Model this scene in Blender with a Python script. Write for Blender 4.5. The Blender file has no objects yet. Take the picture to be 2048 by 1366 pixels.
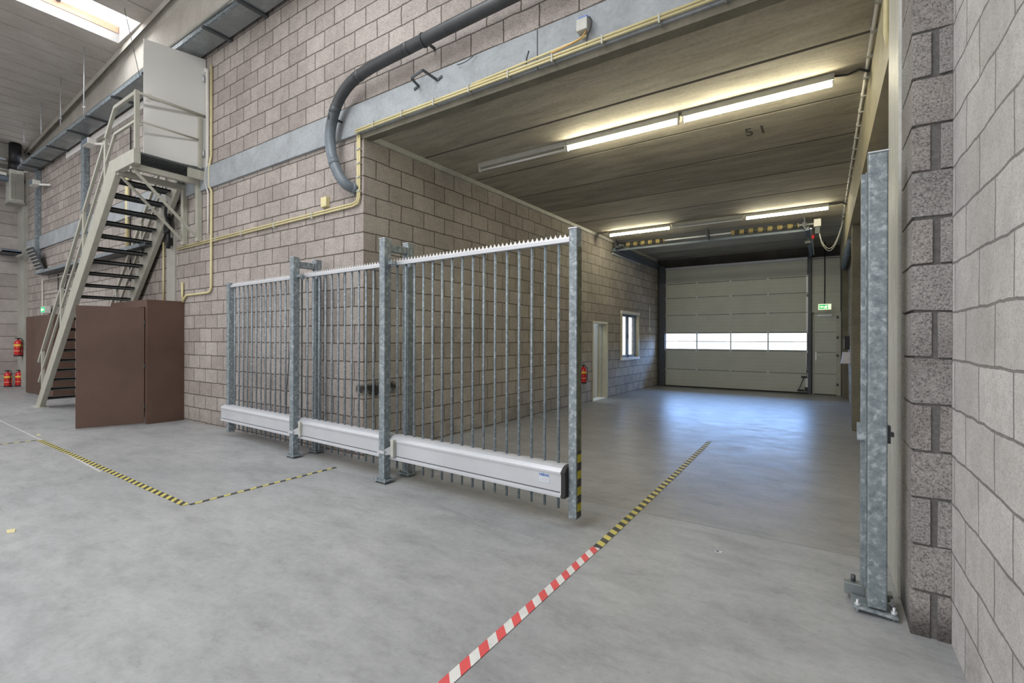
import bpy, math, random
from mathutils import Vector, Matrix
random.seed(7)
S = 1.22                      # survey units -> metres
COL = bpy.context.scene.collection
PI = math.pi

# ------------------------------------------------------------------ materials
def newmat(name):
    m = bpy.data.materials.new(name); m.use_nodes = True
    nt = m.node_tree; nt.nodes.clear()
    out = nt.nodes.new('ShaderNodeOutputMaterial')
    b = nt.nodes.new('ShaderNodeBsdfPrincipled')
    nt.links.new(b.outputs[0], out.inputs[0])
    return m, nt, b
def N(nt, t, **kw):
    n = nt.nodes.new(t)
    for k, v in kw.items(): setattr(n, k, v)
    return n
def L(nt, a, b): nt.links.new(a, b)
def coords(nt):
    """object coordinates in survey units"""
    tc = N(nt, 'ShaderNodeTexCoord'); mp = N(nt, 'ShaderNodeVectorMath', operation='SCALE')
    mp.inputs[3].default_value = 1 / S
    L(nt, tc.outputs['Object'], mp.inputs[0]); return mp.outputs[0]
def noise(nt, vec, scale, detail=4, rough=.6, stretch=None, dist=0):
    if stretch:
        mp = N(nt, 'ShaderNodeMapping'); mp.inputs['Scale'].default_value = stretch
        L(nt, vec, mp.inputs['Vector']); vec = mp.outputs[0]
    n = N(nt, 'ShaderNodeTexNoise'); n.inputs['Scale'].default_value = scale
    n.inputs['Detail'].default_value = detail; n.inputs['Roughness'].default_value = rough
    n.inputs['Distortion'].default_value = dist
    L(nt, vec, n.inputs['Vector']); return n.outputs['Fac']
def rampn(nt, fac, stops):
    r = N(nt, 'ShaderNodeValToRGB'); e = r.color_ramp.elements
    while len(e) < len(stops): e.new(.5)
    for i, (p, c) in enumerate(stops):
        e[i].position = p
        e[i].color = (c, c, c, 1) if not hasattr(c, '__len__') else (c[0], c[1], c[2], 1)
    L(nt, fac, r.inputs[0]); return r.outputs[0]
def mix(nt, a, b, fac, mode='MIX'):
    m = N(nt, 'ShaderNodeMix', data_type='RGBA', blend_type=mode)
    for ix, v in ((0, fac), (6, a), (7, b)):
        sock = m.inputs[ix]
        if hasattr(v, 'links') or hasattr(v, 'is_linked'): L(nt, v, sock)
        elif hasattr(v, '__len__'): sock.default_value = (v[0], v[1], v[2], 1)
        else: sock.default_value = v if ix == 0 else (v, v, v, 1)
    return m.outputs[2]
def math_(nt, op, a, b=0.0, c=None):
    m = N(nt, 'ShaderNodeMath', operation=op)
    for i, v in enumerate((a, b) if c is None else (a, b, c)):
        if hasattr(v, 'is_linked'): L(nt, v, m.inputs[i])
        else: m.inputs[i].default_value = v
    return m.outputs[0]
def bump(nt, b, h, strength=.3, dist=.01):
    n = N(nt, 'ShaderNodeBump'); n.inputs['Strength'].default_value = strength
    n.inputs['Distance'].default_value = dist
    L(nt, h, n.inputs['Height']); L(nt, n.outputs[0], b.inputs['Normal'])
def plain(name, col, rough=.5, metal=0, emit=None, es=0, var=.12, scale=9, coat=0):
    m, nt, b = newmat(name)
    v = coords(nt)
    f = noise(nt, v, scale, 4)
    lo = [c * (1 - var) for c in col]; hi = [min(1, c * (1 + var)) for c in col]
    c = rampn(nt, f, [(.3, lo), (.7, hi)])
    L(nt, c, b.inputs['Base Color'])
    b.inputs['Roughness'].default_value = rough; b.inputs['Metallic'].default_value = metal
    if coat: b.inputs['Coat Weight'].default_value = coat
    if emit:
        b.inputs['Emission Color'].default_value = (*emit, 1); b.inputs['Emission Strength'].default_value = es
    return m

def block_mat(name, axis, u0, z0, bw, bh, ca, cb, mortar, msize=.008, pore=1.0, ps=95, stain=None, rough=.9, wob=.004):
    m, nt, b = newmat(name)
    v = coords(nt)
    # slightly irregular joints
    nn = N(nt, 'ShaderNodeTexNoise'); nn.inputs['Scale'].default_value = 6; nn.inputs['Detail'].default_value = 3
    L(nt, v, nn.inputs['Vector'])
    s1 = N(nt, 'ShaderNodeVectorMath', operation='SUBTRACT'); s1.inputs[1].default_value = (.5, .5, .5)
    L(nt, nn.outputs['Color'], s1.inputs[0])
    s2 = N(nt, 'ShaderNodeVectorMath', operation='SCALE'); s2.inputs[3].default_value = wob * 5
    L(nt, s1.outputs[0], s2.inputs[0])
    s3 = N(nt, 'ShaderNodeVectorMath', operation='ADD'); L(nt, v, s3.inputs[0]); L(nt, s2.outputs[0], s3.inputs[1])
    sp = N(nt, 'ShaderNodeSeparateXYZ'); L(nt, s3.outputs[0], sp.inputs[0])
    cb_ = N(nt, 'ShaderNodeCombineXYZ')
    L(nt, math_(nt, 'ADD', sp.outputs['XYZ'.index(axis)], u0 + 50 * bw + msize / 2), cb_.inputs[0])
    L(nt, math_(nt, 'ADD', sp.outputs[2], z0 + 10 * bh + msize / 2), cb_.inputs[1])
    br = N(nt, 'ShaderNodeTexBrick'); br.offset = .5; br.offset_frequency = 2
    L(nt, cb_.outputs[0], br.inputs['Vector'])
    br.inputs['Scale'].default_value = 1; br.inputs['Mortar Size'].default_value = msize
    br.inputs['Mortar Smooth'].default_value = .25
    br.inputs['Brick Width'].default_value = bw; br.inputs['Row Height'].default_value = bh
    br.inputs['Color1'].default_value = (*ca, 1); br.inputs['Color2'].default_value = (*cb, 1)
    br.inputs['Mortar'].default_value = (*mortar, 1)
    big = rampn(nt, noise(nt, v, 1.3, 4), [(.3, .84), (.7, 1.1)])
    blot = rampn(nt, noise(nt, v, 9, 5, .7), [(.35, .9), (.65, 1.06)])
    grain = rampn(nt, noise(nt, v, ps, 3, .85), [(.38, .35), (.47, .93), (.68, 1.18)])
    c = mix(nt, br.outputs['Color'], big, 1, 'MULTIPLY')
    c = mix(nt, c, blot, 1, 'MULTIPLY')
    c = mix(nt, c, mix(nt, c, grain, 1, 'MULTIPLY'), .75 * pore)
    # dirt at the foot of the wall
    spz = N(nt, 'ShaderNodeSeparateXYZ'); L(nt, v, spz.inputs[0])
    foot = math_(nt, 'MULTIPLY', rampn(nt, math_(nt, 'MULTIPLY', spz.outputs[2], 2.2), [(0, 1), (1, 0)]),
                 rampn(nt, noise(nt, v, 3, 5, .7), [(.45, 0), (.7, .7)]))
    c = mix(nt, c, (.13, .12, .11), foot)
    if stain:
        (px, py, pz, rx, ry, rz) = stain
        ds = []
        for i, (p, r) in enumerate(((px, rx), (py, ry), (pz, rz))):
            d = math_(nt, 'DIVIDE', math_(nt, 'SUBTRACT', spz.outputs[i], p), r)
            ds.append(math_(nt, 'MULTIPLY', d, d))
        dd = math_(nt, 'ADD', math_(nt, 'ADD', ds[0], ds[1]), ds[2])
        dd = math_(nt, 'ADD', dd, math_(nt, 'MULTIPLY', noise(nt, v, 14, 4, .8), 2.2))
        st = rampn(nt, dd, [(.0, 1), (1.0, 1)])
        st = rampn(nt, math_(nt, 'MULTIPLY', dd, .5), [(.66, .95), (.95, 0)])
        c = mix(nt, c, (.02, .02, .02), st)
    L(nt, c, b.inputs['Base Color']); b.inputs['Roughness'].default_value = rough
    h = math_(nt, 'SUBTRACT', math_(nt, 'MULTIPLY', noise(nt, v, 75, 3, .8), .5), math_(nt, 'MULTIPLY', br.outputs['Fac'], .8))
    bump(nt, b, h, .55, .01)
    return m

def concrete(name, c1, c2, rough=.8, scale=2.5, stretch=None, streak=.0, spots=True, metal=0):
    m, nt, b = newmat(name)
    v = coords(nt)
    f = noise(nt, v, scale, 6, .62, stretch, .4)
    c = rampn(nt, f, [(.28, c1), (.72, c2)])
    c = mix(nt, c, rampn(nt, noise(nt, v, 28, 4, .7), [(.3, .88), (.7, 1.07)]), 1, 'MULTIPLY')
    if streak:
        s = rampn(nt, noise(nt, v, 3, 5, .7, (.35, 8, 1)), [(.35, 1 - streak), (.6, 1.05)])
        c = mix(nt, c, s, 1, 'MULTIPLY')
    L(nt, c, b.inputs['Base Color']); b.inputs['Roughness'].default_value = rough
    b.inputs['Metallic'].default_value = metal
    bump(nt, b, noise(nt, v, 40, 4, .7), .12, .004)
    return m

def galv_mat(name, lo=(.17, .21, .235), hi=(.42, .47, .50), metal=.35, rough=.5, scale=38):
    m, nt, b = newmat(name)
    v = coords(nt)
    vo = N(nt, 'ShaderNodeTexVoronoi'); vo.inputs['Scale'].default_value = scale
    L(nt, v, vo.inputs['Vector'])
    sp = N(nt, 'ShaderNodeSeparateColor'); L(nt, vo.outputs['Color'], sp.inputs[0])
    f = math_(nt, 'ADD', math_(nt, 'MULTIPLY', sp.outputs[0], .16), math_(nt, 'MULTIPLY', noise(nt, v, scale * .7, 5, .75), .9))
    mid = [(a * .55 + c * .45) for a, c in zip(lo, hi)]
    c = rampn(nt, f, [(.35, lo), (.58, mid), (.66, hi), (.8, [min(1, q * 1.25) for q in hi])])
    L(nt, c, b.inputs['Base Color']); b.inputs['Metallic'].default_value = metal
    L(nt, rampn(nt, f, [(.3, rough + .12), (.8, rough - .1)]), b.inputs['Roughness'])
    return m

def stripe_mat(name, ca, cb, period, rough=.5, du=1.0, dv=1.0, worn=.15, axes=(0, 1)):
    m, nt, b = newmat(name)
    v = coords(nt)
    sp = N(nt, 'ShaderNodeSeparateXYZ'); L(nt, v, sp.inputs[0])
    t = math_(nt, 'ADD', math_(nt, 'MULTIPLY', sp.outputs[axes[0]], du), math_(nt, 'MULTIPLY', sp.outputs[axes[1]], dv))
    t = math_(nt, 'FRACT', math_(nt, 'ADD', math_(nt, 'DIVIDE', t, period), 100.0))
    g = math_(nt, 'GREATER_THAN', t, .5)
    c = mix(nt, ca, cb, g)
    c = mix(nt, c, (.35, .34, .32), rampn(nt, noise(nt, v, 30, 5, .75), [(.6, 0), (.72, worn * 4)]))
    c = mix(nt, c, rampn(nt, noise(nt, v, 8, 3), [(.3, .85), (.7, 1)]), 1, 'MULTIPLY')
    L(nt, c, b.inputs['Base Color']); b.inputs['Roughness'].default_value = rough
    return m

M = {}
PINK_A, PINK_B = (.375, .328, .302), (.47, .42, .39)
MORT = (.115, .10, .085)
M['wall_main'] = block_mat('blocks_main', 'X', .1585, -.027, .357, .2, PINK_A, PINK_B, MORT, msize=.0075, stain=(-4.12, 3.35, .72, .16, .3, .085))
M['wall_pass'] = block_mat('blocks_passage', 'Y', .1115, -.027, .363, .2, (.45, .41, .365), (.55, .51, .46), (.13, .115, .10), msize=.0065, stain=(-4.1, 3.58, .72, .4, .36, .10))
M['wall_right'] = block_mat('blocks_right', 'Y', .258, .01, .36, .2, (.56, .54, .525), (.69, .67, .655), (.27, .26, .25), msize=.0055, wob=.006, ps=170, pore=.75)
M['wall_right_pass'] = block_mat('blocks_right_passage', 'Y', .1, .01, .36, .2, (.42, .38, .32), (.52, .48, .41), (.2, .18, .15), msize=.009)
M['wall_end'] = block_mat('blocks_end', 'Y', .3, 0, .9, .33, (.40, .355, .335), (.54, .49, .47), (.22, .2, .19), msize=.01)
M['wall_plain'] = plain('plain_wall', (.55, .54, .52), .9)
M['beam'] = concrete('beam_concrete', (.28, .30, .315), (.44, .47, .50), .8, 3.0)
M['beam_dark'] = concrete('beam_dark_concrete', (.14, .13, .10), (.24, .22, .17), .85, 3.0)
M['girder'] = concrete('girder_concrete', (.46, .43, .38), (.60, .57, .52), .85, 2.0)
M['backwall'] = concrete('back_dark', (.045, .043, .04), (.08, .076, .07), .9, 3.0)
M['column'] = concrete('column_concrete', (.36, .35, .31), (.5, .49, .45), .85, 2.0)
M['rtrim'] = concrete('pale_painted_post', (.42, .42, .385), (.62, .62, .57), .55, 4.0, (6, 6, .6))
M['cream_beam'] = concrete('cream_beam', (.33, .30, .21), (.47, .43, .32), .7, 3.0)

def floor_mat():
    m, nt, b = newmat('floor_concrete')
    v = coords(nt)
    sp = N(nt, 'ShaderNodeSeparateXYZ'); L(nt, v, sp.inputs[0])
    inp = math_(nt, 'GREATER_THAN', math_(nt, 'ADD', sp.outputs[1], math_(nt, 'MULTIPLY', noise(nt, v, 8, 3), .01)), 3.435)
    f1 = noise(nt, v, .55, 7, .6, None, .8)
    f2 = noise(nt, v, 2.4, 8, .72, (.7, 1.5, 1), .25)
    f3 = noise(nt, v, 26, 4, .7)
    c = rampn(nt, f1, [(.3, (.315, .325, .335)), (.7, (.425, .432, .44))])
    c = mix(nt, c, rampn(nt, f2, [(.3, .78), (.52, 1.0), (.72, 1.10)]), 1, 'MULTIPLY')
    c = mix(nt, c, rampn(nt, f3, [(.3, .91), (.7, 1.06)]), 1, 'MULTIPLY')
    c = mix(nt, c, rampn(nt, noise(nt, v, 7, 9, .75, (.6, 1.4, 1), .15), [(.33, .86), (.5, 1.0), (.68, 1.07)]), 1, 'MULTIPLY')
    c = mix(nt, c, rampn(nt, noise(nt, v, 60, 2, .6), [(.27, .75), (.34, 1.0)]), 1, 'MULTIPLY')
    # pale scuffs and dark dots
    c = mix(nt, c, (.62, .62, .60), rampn(nt, noise(nt, v, 5, 8, .8, (1, 3, 1), 1.2), [(.62, 0), (.78, .5)]))
    c = mix(nt, c, (.12, .12, .12), rampn(nt, noise(nt, v, 17, 2, .5), [(.775, 0), (.80, .8)]))
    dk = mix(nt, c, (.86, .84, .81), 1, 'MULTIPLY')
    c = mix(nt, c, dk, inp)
    # fine dark joint between the slabs
    d = math_(nt, 'ABSOLUTE', math_(nt, 'SUBTRACT', math_(nt, 'ADD', sp.outputs[1], math_(nt, 'MULTIPLY', noise(nt, v, 8, 3), .01)), 3.435))
    c = mix(nt, c, (.16, .16, .15), math_(nt, 'MULTIPLY', math_(nt, 'LESS_THAN', d, .004), .8))
    # hairline saw cuts of the hall slab
    for (y, x1) in ((.95, -5.75), (.84, -5.0)):
        dd = math_(nt, 'ABSOLUTE', math_(nt, 'SUBTRACT', sp.outputs[1], y))
        k = math_(nt, 'MULTIPLY', math_(nt, 'LESS_THAN', dd, .004), math_(nt, 'LESS_THAN', sp.outputs[0], x1))
        c = mix(nt, c, (.6, .6, .6) if y > .9 else (.2, .2, .2), math_(nt, 'MULTIPLY', k, .5))
    L(nt, c, b.inputs['Base Color'])
    r = rampn(nt, f2, [(.3, .52), (.7, .40)])
    r = mix(nt, r, rampn(nt, noise(nt, v, 4, 8, .75, (1, 1.5, 1), .7), [(.33, .43), (.66, .28)]), inp)
    L(nt, r, b.inputs['Roughness'])
    bump(nt, b, math_(nt, 'ADD', noise(nt, v, 5, 5, .7), math_(nt, 'MULTIPLY', f3, .2)), .12, .01)
    return m
M['floor'] = floor_mat()

def ceil_mat():
    m, nt, b = newmat('slab_ceiling')
    v = coords(nt)
    sp = N(nt, 'ShaderNodeSeparateXYZ'); L(nt, v, sp.inputs[0])
    cell = math_(nt, 'FLOOR', math_(nt, 'DIVIDE', math_(nt, 'ADD', sp.outputs[1], -4.21 + 9.8), .98))
    wn = N(nt, 'ShaderNodeTexWhiteNoise', noise_dimensions='1D'); L(nt, cell, wn.inputs['W'])
    c = rampn(nt, noise(nt, v, 2.2, 7, .65, (.6, 3, 1), .5), [(.3, (.31, .28, .225)), (.7, (.56, .52, .43))])
    c = mix(nt, c, rampn(nt, wn.outputs[0], [(0, .72), (1, 1.12)]), 1, 'MULTIPLY')
    c = mix(nt, c, rampn(nt, noise(nt, v, 30, 4, .7), [(.3, .85), (.7, 1.06)]), 1, 'MULTIPLY')
    c = mix(nt, c, (.6, .57, .5), rampn(nt, noise(nt, v, 6, 8, .8, (.5, 3, 1), 1), [(.62, 0), (.76, .55)]))
    jd = math_(nt, 'FRACT', math_(nt, 'DIVIDE', math_(nt, 'ADD', sp.outputs[1], -4.21 + 9.8), .98))
    jd = math_(nt, 'ABSOLUTE', math_(nt, 'SUBTRACT', jd, .5))
    c = mix(nt, c, (.05, .045, .035), math_(nt, 'MULTIPLY', math_(nt, 'GREATER_THAN', jd, .482), .75))
    L(nt, c, b.inputs['Base Color']); b.inputs['Roughness'].default_value = .85
    bump(nt, b, noise(nt, v, 20, 4, .7), .15, .006)
    return m
M['ceil'] = ceil_mat()
def roof_mat():
    m, nt, b = newmat('roof_slabs')
    v = coords(nt)
    c = rampn(nt, noise(nt, v, 2.2, 6, .65, (1, .8, 1), .4), [(.3, (.46, .42, .385)), (.7, (.58, .54, .50))])
    c = mix(nt, c, rampn(nt, noise(nt, v, 25, 4, .7), [(.3, .93), (.7, 1.04)]), 1, 'MULTIPLY')
    c = mix(nt, c, (.26, .24, .22), rampn(nt, noise(nt, v, 5, 6, .8, (3, .5, 1), 1), [(.6, 0), (.72, .5)]))
    L(nt, c, b.inputs['Base Color']); b.inputs['Roughness'].default_value = .85
    return m
M['roof'] = roof_mat()
M['galv'] = galv_mat('galvanised_steel')
M['galv_bar'] = galv_mat('galvanised_bar', (.16, .20, .225), (.36, .41, .45), .35, .5, 60)
M['duct'] = galv_mat('duct_sheet', (.27, .30, .31), (.38, .41, .42), .6, .35, 5)
M['alu'] = plain('mill_aluminium', (.62, .64, .68), .42, .35, var=.05, scale=4)
M['alu_bright'] = plain('bright_aluminium', (.78, .78, .80), .35, .3, var=.05)
M['rubber'] = plain('black_rubber', (.03, .03, .03), .7)
M['black'] = plain('black_plastic', (.015, .015, .017), .5)
M['darksteel'] = plain('dark_steel', (.09, .10, .11), .5, .4)
M['tread'] = plain('tread_grating', (.10, .11, .11), .6, .3, scale=60, var=.5)
M['stairpaint'] = plain('sage_paint', (.44, .43, .365), .5, var=.07)
M['yellowpipe'] = plain('cream_conduit', (.72, .64, .36), .45, var=.06)
M['whitepipe'] = plain('white_conduit', (.75, .72, .66), .45, var=.05)
M['pvc'] = None
M['white'] = plain('white_plastic', (.80, .79, .75), .4, var=.03)
M['whitedoor'] = plain('white_door_paint', (.70, .70, .67), .16, var=.02, scale=2)
M['brown'] = None
M['doorpanel'] = None
M['doorframe'] = plain('door_track_steel', (.075, .085, .10), .45, .4)
M['cream'] = plain('cream_frame', (.60, .56, .42), .5, var=.05)
M['palegreen'] = plain('pale_grey_frame', (.50, .50, .45), .5)
M['bluegrey'] = plain('bluegrey_frame', (.16, .20, .25), .5)
M['red'] = plain('red_enamel', (.62, .02, .02), .25, var=.05, coat=.5)
M['yellowlabel'] = plain('yellow_label', (.95, .55, .08), .4, var=.03)
M['orangelabel'] = plain('orange_label', (.9, .35, .2), .4, var=.03)
M['spring'] = stripe_mat('spring_paint', (.45, .36, .15), (.06, .06, .05), .16, .5, 1, .3, .1)
M['tape_yb'] = stripe_mat('yellow_black_tape', (.66, .58, .16), (.065, .065, .06), .098, .5, 1, 1, .22)
M['tape_yb2'] = stripe_mat('yellow_black_tape_b', (.66, .58, .16), (.065, .065, .06), .105, .5, .55, 1, .22)
M['tape_rw'] = stripe_mat('red_white_tape', (.80, .12, .12), (.82, .82, .80), .122, .45, 1.0, 1, .12)
M['tape_post'] = stripe_mat('worn_post_tape', (.45, .40, .02), (.03, .03, .03), .11, .5, 0, 1, .3, (0, 2))
M['orange'] = plain('orange_wood', (.50, .30, .20), .7)
M['reveal'] = plain('skylight_reveal', (.42, .41, .40), .7, var=.02)
M['whitereveal'] = plain('white_reveal', (.88, .87, .84), .6, var=.02)
M['sky_pane'] = plain('skylight_glass', (.95, .97, 1), .5, emit=(.97, .985, 1), es=4.5, var=.0)
M['tube_on'] = plain('lit_tube', (1, 1, .9), .4, emit=(1, .92, .66), es=76, var=0)
M['tube_off'] = plain('unlit_tube', (.82, .82, .80), .3, var=.02)
M['fixture'] = plain('batten_enamel', (.48, .48, .44), .4, var=.08)
M['exitgreen'] = plain('exit_green', (.03, .5, .2), .4, emit=(.02, .7, .22), es=.6, var=0)
M['exitwhite'] = plain('exit_white', (.9, 1, .85), .4, emit=(.85, 1, .6), es=1.0, var=0)
M['blue'] = plain('logo_blue', (.04, .12, .42), .4)
M['labelwhite'] = plain('label_white', (.60, .66, .72), .4)
M['greytext'] = plain('grey_print', (.45, .35, .38), .5)
M['darkmark'] = plain('dark_smudge', (.10, .10, .085), .9)
M['greylight'] = plain('paint_line_ghost', (.52, .51, .50), .7, var=.08)
M['mortar'] = plain('wide_mortar', (.15, .145, .14), .95, var=.2, scale=60)
M['copper'] = plain('cable_orange', (.75, .45, .15), .5)
M['worn'] = plain('worn_dark_strip', (.13, .14, .09), .6, var=.5, scale=25)
M['paper'] = plain('white_paper', (.72, .70, .78), .6)

def pvc():
    m, nt, b = newmat('grey_pipe')
    v = coords(nt); sp = N(nt, 'ShaderNodeSeparateXYZ'); L(nt, v, sp.inputs[0])
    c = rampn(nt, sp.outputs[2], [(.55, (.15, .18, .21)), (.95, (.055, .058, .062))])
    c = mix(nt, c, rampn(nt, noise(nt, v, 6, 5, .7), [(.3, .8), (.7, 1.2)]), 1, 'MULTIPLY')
    L(nt, c, b.inputs['Base Color']); b.inputs['Roughness'].default_value = .45
    return m
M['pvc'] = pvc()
def brown():
    m, nt, b = newmat('brown_film_plywood')
    v = coords(nt)
    c = rampn(nt, noise(nt, v, 1.5, 5, .6), [(.3, (.085, .047, .034)), (.7, (.125, .073, .055))])
    c = mix(nt, c, (.20, .14, .11), rampn(nt, noise(nt, v, 3, 8, .8, (2, 2, 14), .5), [(.60, 0), (.74, .6)]))
    c = mix(nt, c, (.55, .45, .35), rampn(nt, noise(nt, v, 22, 2, .5), [(.80, 0), (.83, .8)]))
    L(nt, c, b.inputs['Base Color']); b.inputs['Roughness'].default_value = .45
    bump(nt, b, noise(nt, v, 120, 2), .08, .002)
    return m
M['brown'] = brown()
def doorpanel():
    m, nt, b = newmat('sectional_panel')
    v = coords(nt); sp = N(nt, 'ShaderNodeSeparateXYZ'); L(nt, v, sp.inputs[0])
    c = rampn(nt, noise(nt, v, 2, 4), [(.3, (.50, .525, .475)), (.7, (.58, .60, .55))])
    rib = math_(nt, 'FRACT', math_(nt, 'MULTIPLY', sp.outputs[2], 11.0))
    rb = math_(nt, 'LESS_THAN', rib, .10)
    c = mix(nt, c, (.38, .40, .365), math_(nt, 'MULTIPLY', rb, .4))
    L(nt, c, b.inputs['Base Color']); b.inputs['Roughness'].default_value = .4
    bump(nt, b, rb, -.3, .004)
    return m
M['doorpanel'] = doorpanel()
def glass(name, tint=(1, 1, 1)):
    m = bpy.data.materials.new(name); m.use_nodes = True; nt = m.node_tree; nt.nodes.clear()
    out = nt.nodes.new('ShaderNodeOutputMaterial'); t = nt.nodes.new('ShaderNodeBsdfTransparent'); g = nt.nodes.new('ShaderNodeBsdfGlossy')
    t.inputs[0].default_value = (*tint, 1); g.inputs['Roughness'].default_value = .05
    mx = nt.nodes.new('ShaderNodeMixShader'); mx.inputs[0].default_value = .05; L(nt, t.outputs[0], mx.inputs[1]); L(nt, g.outputs[0], mx.inputs[2])
    L(nt, mx.outputs[0], out.inputs[0]); return m
M['glass'] = glass('window_glass')

# ------------------------------------------------------------------ mesh builder
class MB:
    def __init__(s): s.v = []; s.f = []; s.sm = []; s.mi = []; s.cur = 0
    def add(s, vs, fs, smooth=False):
        o = len(s.v); s.v += [tuple(p) for p in vs]
        for f in fs: s.f.append([o + i for i in f]); s.sm.append(smooth); s.mi.append(s.cur)
        return s
    def box(s, x0, x1, y0, y1, z0, z1):
        if x0 > x1: x0, x1 = x1, x0
        if y0 > y1: y0, y1 = y1, y0
        if z0 > z1: z0, z1 = z1, z0
        return s.hex([(x0, y0, z0), (x1, y0, z0), (x1, y1, z0), (x0, y1, z0), (x0, y0, z1), (x1, y0, z1), (x1, y1, z1), (x0, y1, z1)])
    def hex(s, vs):
        return s.add(vs, [(3, 2, 1, 0), (4, 5, 6, 7), (0, 1, 5, 4), (1, 2, 6, 5), (2, 3, 7, 6), (3, 0, 4, 7)])
    def bar(s, a, b, w, h, up=(0, 0, 1)):
        """rectangular bar a->b, w across, h along 'up'"""
        a = Vector(a); b = Vector(b); d = (b - a).normalized(); u = Vector(up)
        if abs(d.dot(u)) > .98: u = Vector((0, 1, 0))
        r = d.cross(u).normalized(); u = r.cross(d).normalized()
        r *= w / 2; u *= h / 2
        return s.hex([a - r - u, a + r - u, b + r - u, b - r - u, a - r + u, a + r + u, b + r + u, b - r + u])
    def tube(s, pts, r, n=10, caps=True):
        pts = [Vector(p) for p in pts]; rings = []
        rs = r if hasattr(r, '__len__') else [r] * len(pts)
        ref = None
        for i, p in enumerate(pts):
            d = ((pts[i + 1] - p).normalized() if i + 1 < len(pts) else Vector()) + ((p - pts[i - 1]).normalized() if i else Vector())
            d.normalize()
            if ref is None:
                ref = Vector((0, 0, 1)) if abs(d.z) < .9 else Vector((1, 0, 0))
            a = d.cross(ref)
            if a.length < 1e-4: a = d.cross(Vector((.3, 1, .2)))
            a.normalize(); b = d.cross(a).normalized(); ref = a.cross(d).normalized()
            if ref.dot(b) < 0: pass
            ref = -b if False else ref
            rings.append([p + (a * math.cos(2 * PI * k / n) + b * math.sin(2 * PI * k / n)) * rs[i] for k in range(n)])
        o = len(s.v)
        for rg in rings: s.v += [tuple(q) for q in rg]
        for i in range(len(pts) - 1):
            for k in range(n):
                s.f.append([o + i * n + k, o + i * n + (k + 1) % n, o + (i + 1) * n + (k + 1) % n, o + (i + 1) * n + k]); s.sm.append(True); s.mi.append(s.cur)
        if caps:
            s.f.append([o + k for k in range(n)][::-1]); s.sm.append(False); s.mi.append(s.cur)
            s.f.append([o + (len(pts) - 1) * n + k for k in range(n)]); s.sm.append(False); s.mi.append(s.cur)
        return s
    def cyl(s, p, z1, r, n=16): return s.tube([p, (p[0], p[1], z1)], r, n)
    def lathe(s, cx, cy, prof, n=20):
        o = len(s.v); k = len(prof)
        for (r, z) in prof:
            for i in range(n):
                a = 2 * PI * i / n; s.v.append((cx + r * math.cos(a), cy + r * math.sin(a), z))
        for j in range(k - 1):
            for i in range(n):
                s.f.append([o + j * n + i, o + j * n + (i + 1) % n, o + (j + 1) * n + (i + 1) % n, o + (j + 1) * n + i]); s.sm.append(True); s.mi.append(s.cur)
        s.f.append([o + i for i in range(n)][::-1]); s.sm.append(False); s.mi.append(s.cur)
        s.f.append([o + (k - 1) * n + i for i in range(n)]); s.sm.append(False); s.mi.append(s.cur)
        return s
    def prism(s, poly, axis, a, b):
        """poly in the two other axes, extruded along axis from a to b"""
        n = len(poly); vs = []
        for t in (a, b):
            for (p, q) in poly:
                vs.append({'x': (t, p, q), 'y': (p, t, q), 'z': (p, q, t)}[axis])
        return s.add(vs, [list(range(n))[::-1], list(range(n, 2 * n))] + [[i, (i + 1) % n, n + (i + 1) % n, n + i] for i in range(n)])

import bmesh
PM = {}
def obj(name, mb, mat, parent=None, local=False, bevel=0):
    me = bpy.data.meshes.new(name)
    vs = mb.v
    if parent is not None and not local:
        inv = PM[parent.name].inverted(); vs = [tuple(inv @ Vector(p)) for p in vs]
    me.from_pydata(vs, [], mb.f)
    for m in (mat if isinstance(mat, (list, tuple)) else [mat]): me.materials.append(M[m] if isinstance(m, str) else m)
    for i, p in enumerate(me.polygons): p.use_smooth = mb.sm[i]; p.material_index = mb.mi[i]
    bm = bmesh.new(); bm.from_mesh(me); bmesh.ops.recalc_face_normals(bm, faces=bm.faces); bm.to_mesh(me); bm.free()
    o = bpy.data.objects.new(name, me); COL.objects.link(o)
    if parent is not None:
        o.parent = parent; PM[o.name] = PM[parent.name]
    else: PM[o.name] = Matrix.Identity(4)
    if bevel:
        md = o.modifiers.new('bevel', 'BEVEL'); md.width = bevel * S; md.segments = 2; md.limit_method = 'ANGLE'
    return o
def tag(o, label=None, cat=None, group=None, kind=None):
    for k, v in (('label', label), ('category', cat), ('group', group), ('kind', kind)):
        if v: o[k] = v
    return o
def thing(name, label, cat, loc, rz=0, group=None, kind=None):
    o = bpy.data.objects.new(name, None); COL.objects.link(o); o.empty_display_size = .1
    o.location = loc; o.rotation_euler = (0, 0, rz)
    PM[o.name] = Matrix.Translation(loc) @ Matrix.Rotation(rz, 4, 'Z')
    return tag(o, label, cat, group, kind)
def struct(name, mb, mat, label=None, cat=None, bevel=0):
    return tag(obj(name, mb, mat, bevel=bevel), label, cat, None, 'structure')
def textmesh(name, txt, size, mat, parent, mtx, bold=0):
    cu = bpy.data.curves.new(name, 'FONT'); cu.body = txt; cu.size = size; cu.align_x = 'CENTER'; cu.align_y = 'CENTER'
    cu.offset = bold; cu.extrude = .0004
    t = bpy.data.objects.new(name, cu); COL.objects.link(t)
    bpy.context.view_layer.update()
    me = bpy.data.meshes.new_from_object(t.evaluated_get(bpy.context.evaluated_depsgraph_get()))
    bpy.data.objects.remove(t); me.transform(mtx); me.materials.clear(); me.materials.append(M[mat])
    o = bpy.data.objects.new(name, me); COL.objects.link(o)
    if parent: o.parent = parent
    return o

# ================================================================== SETTING
YW, XP, XR, YD, ZC = 3.35, -4.12, .45, 13.2, 3.47
def zroof(x): return 6.30

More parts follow.
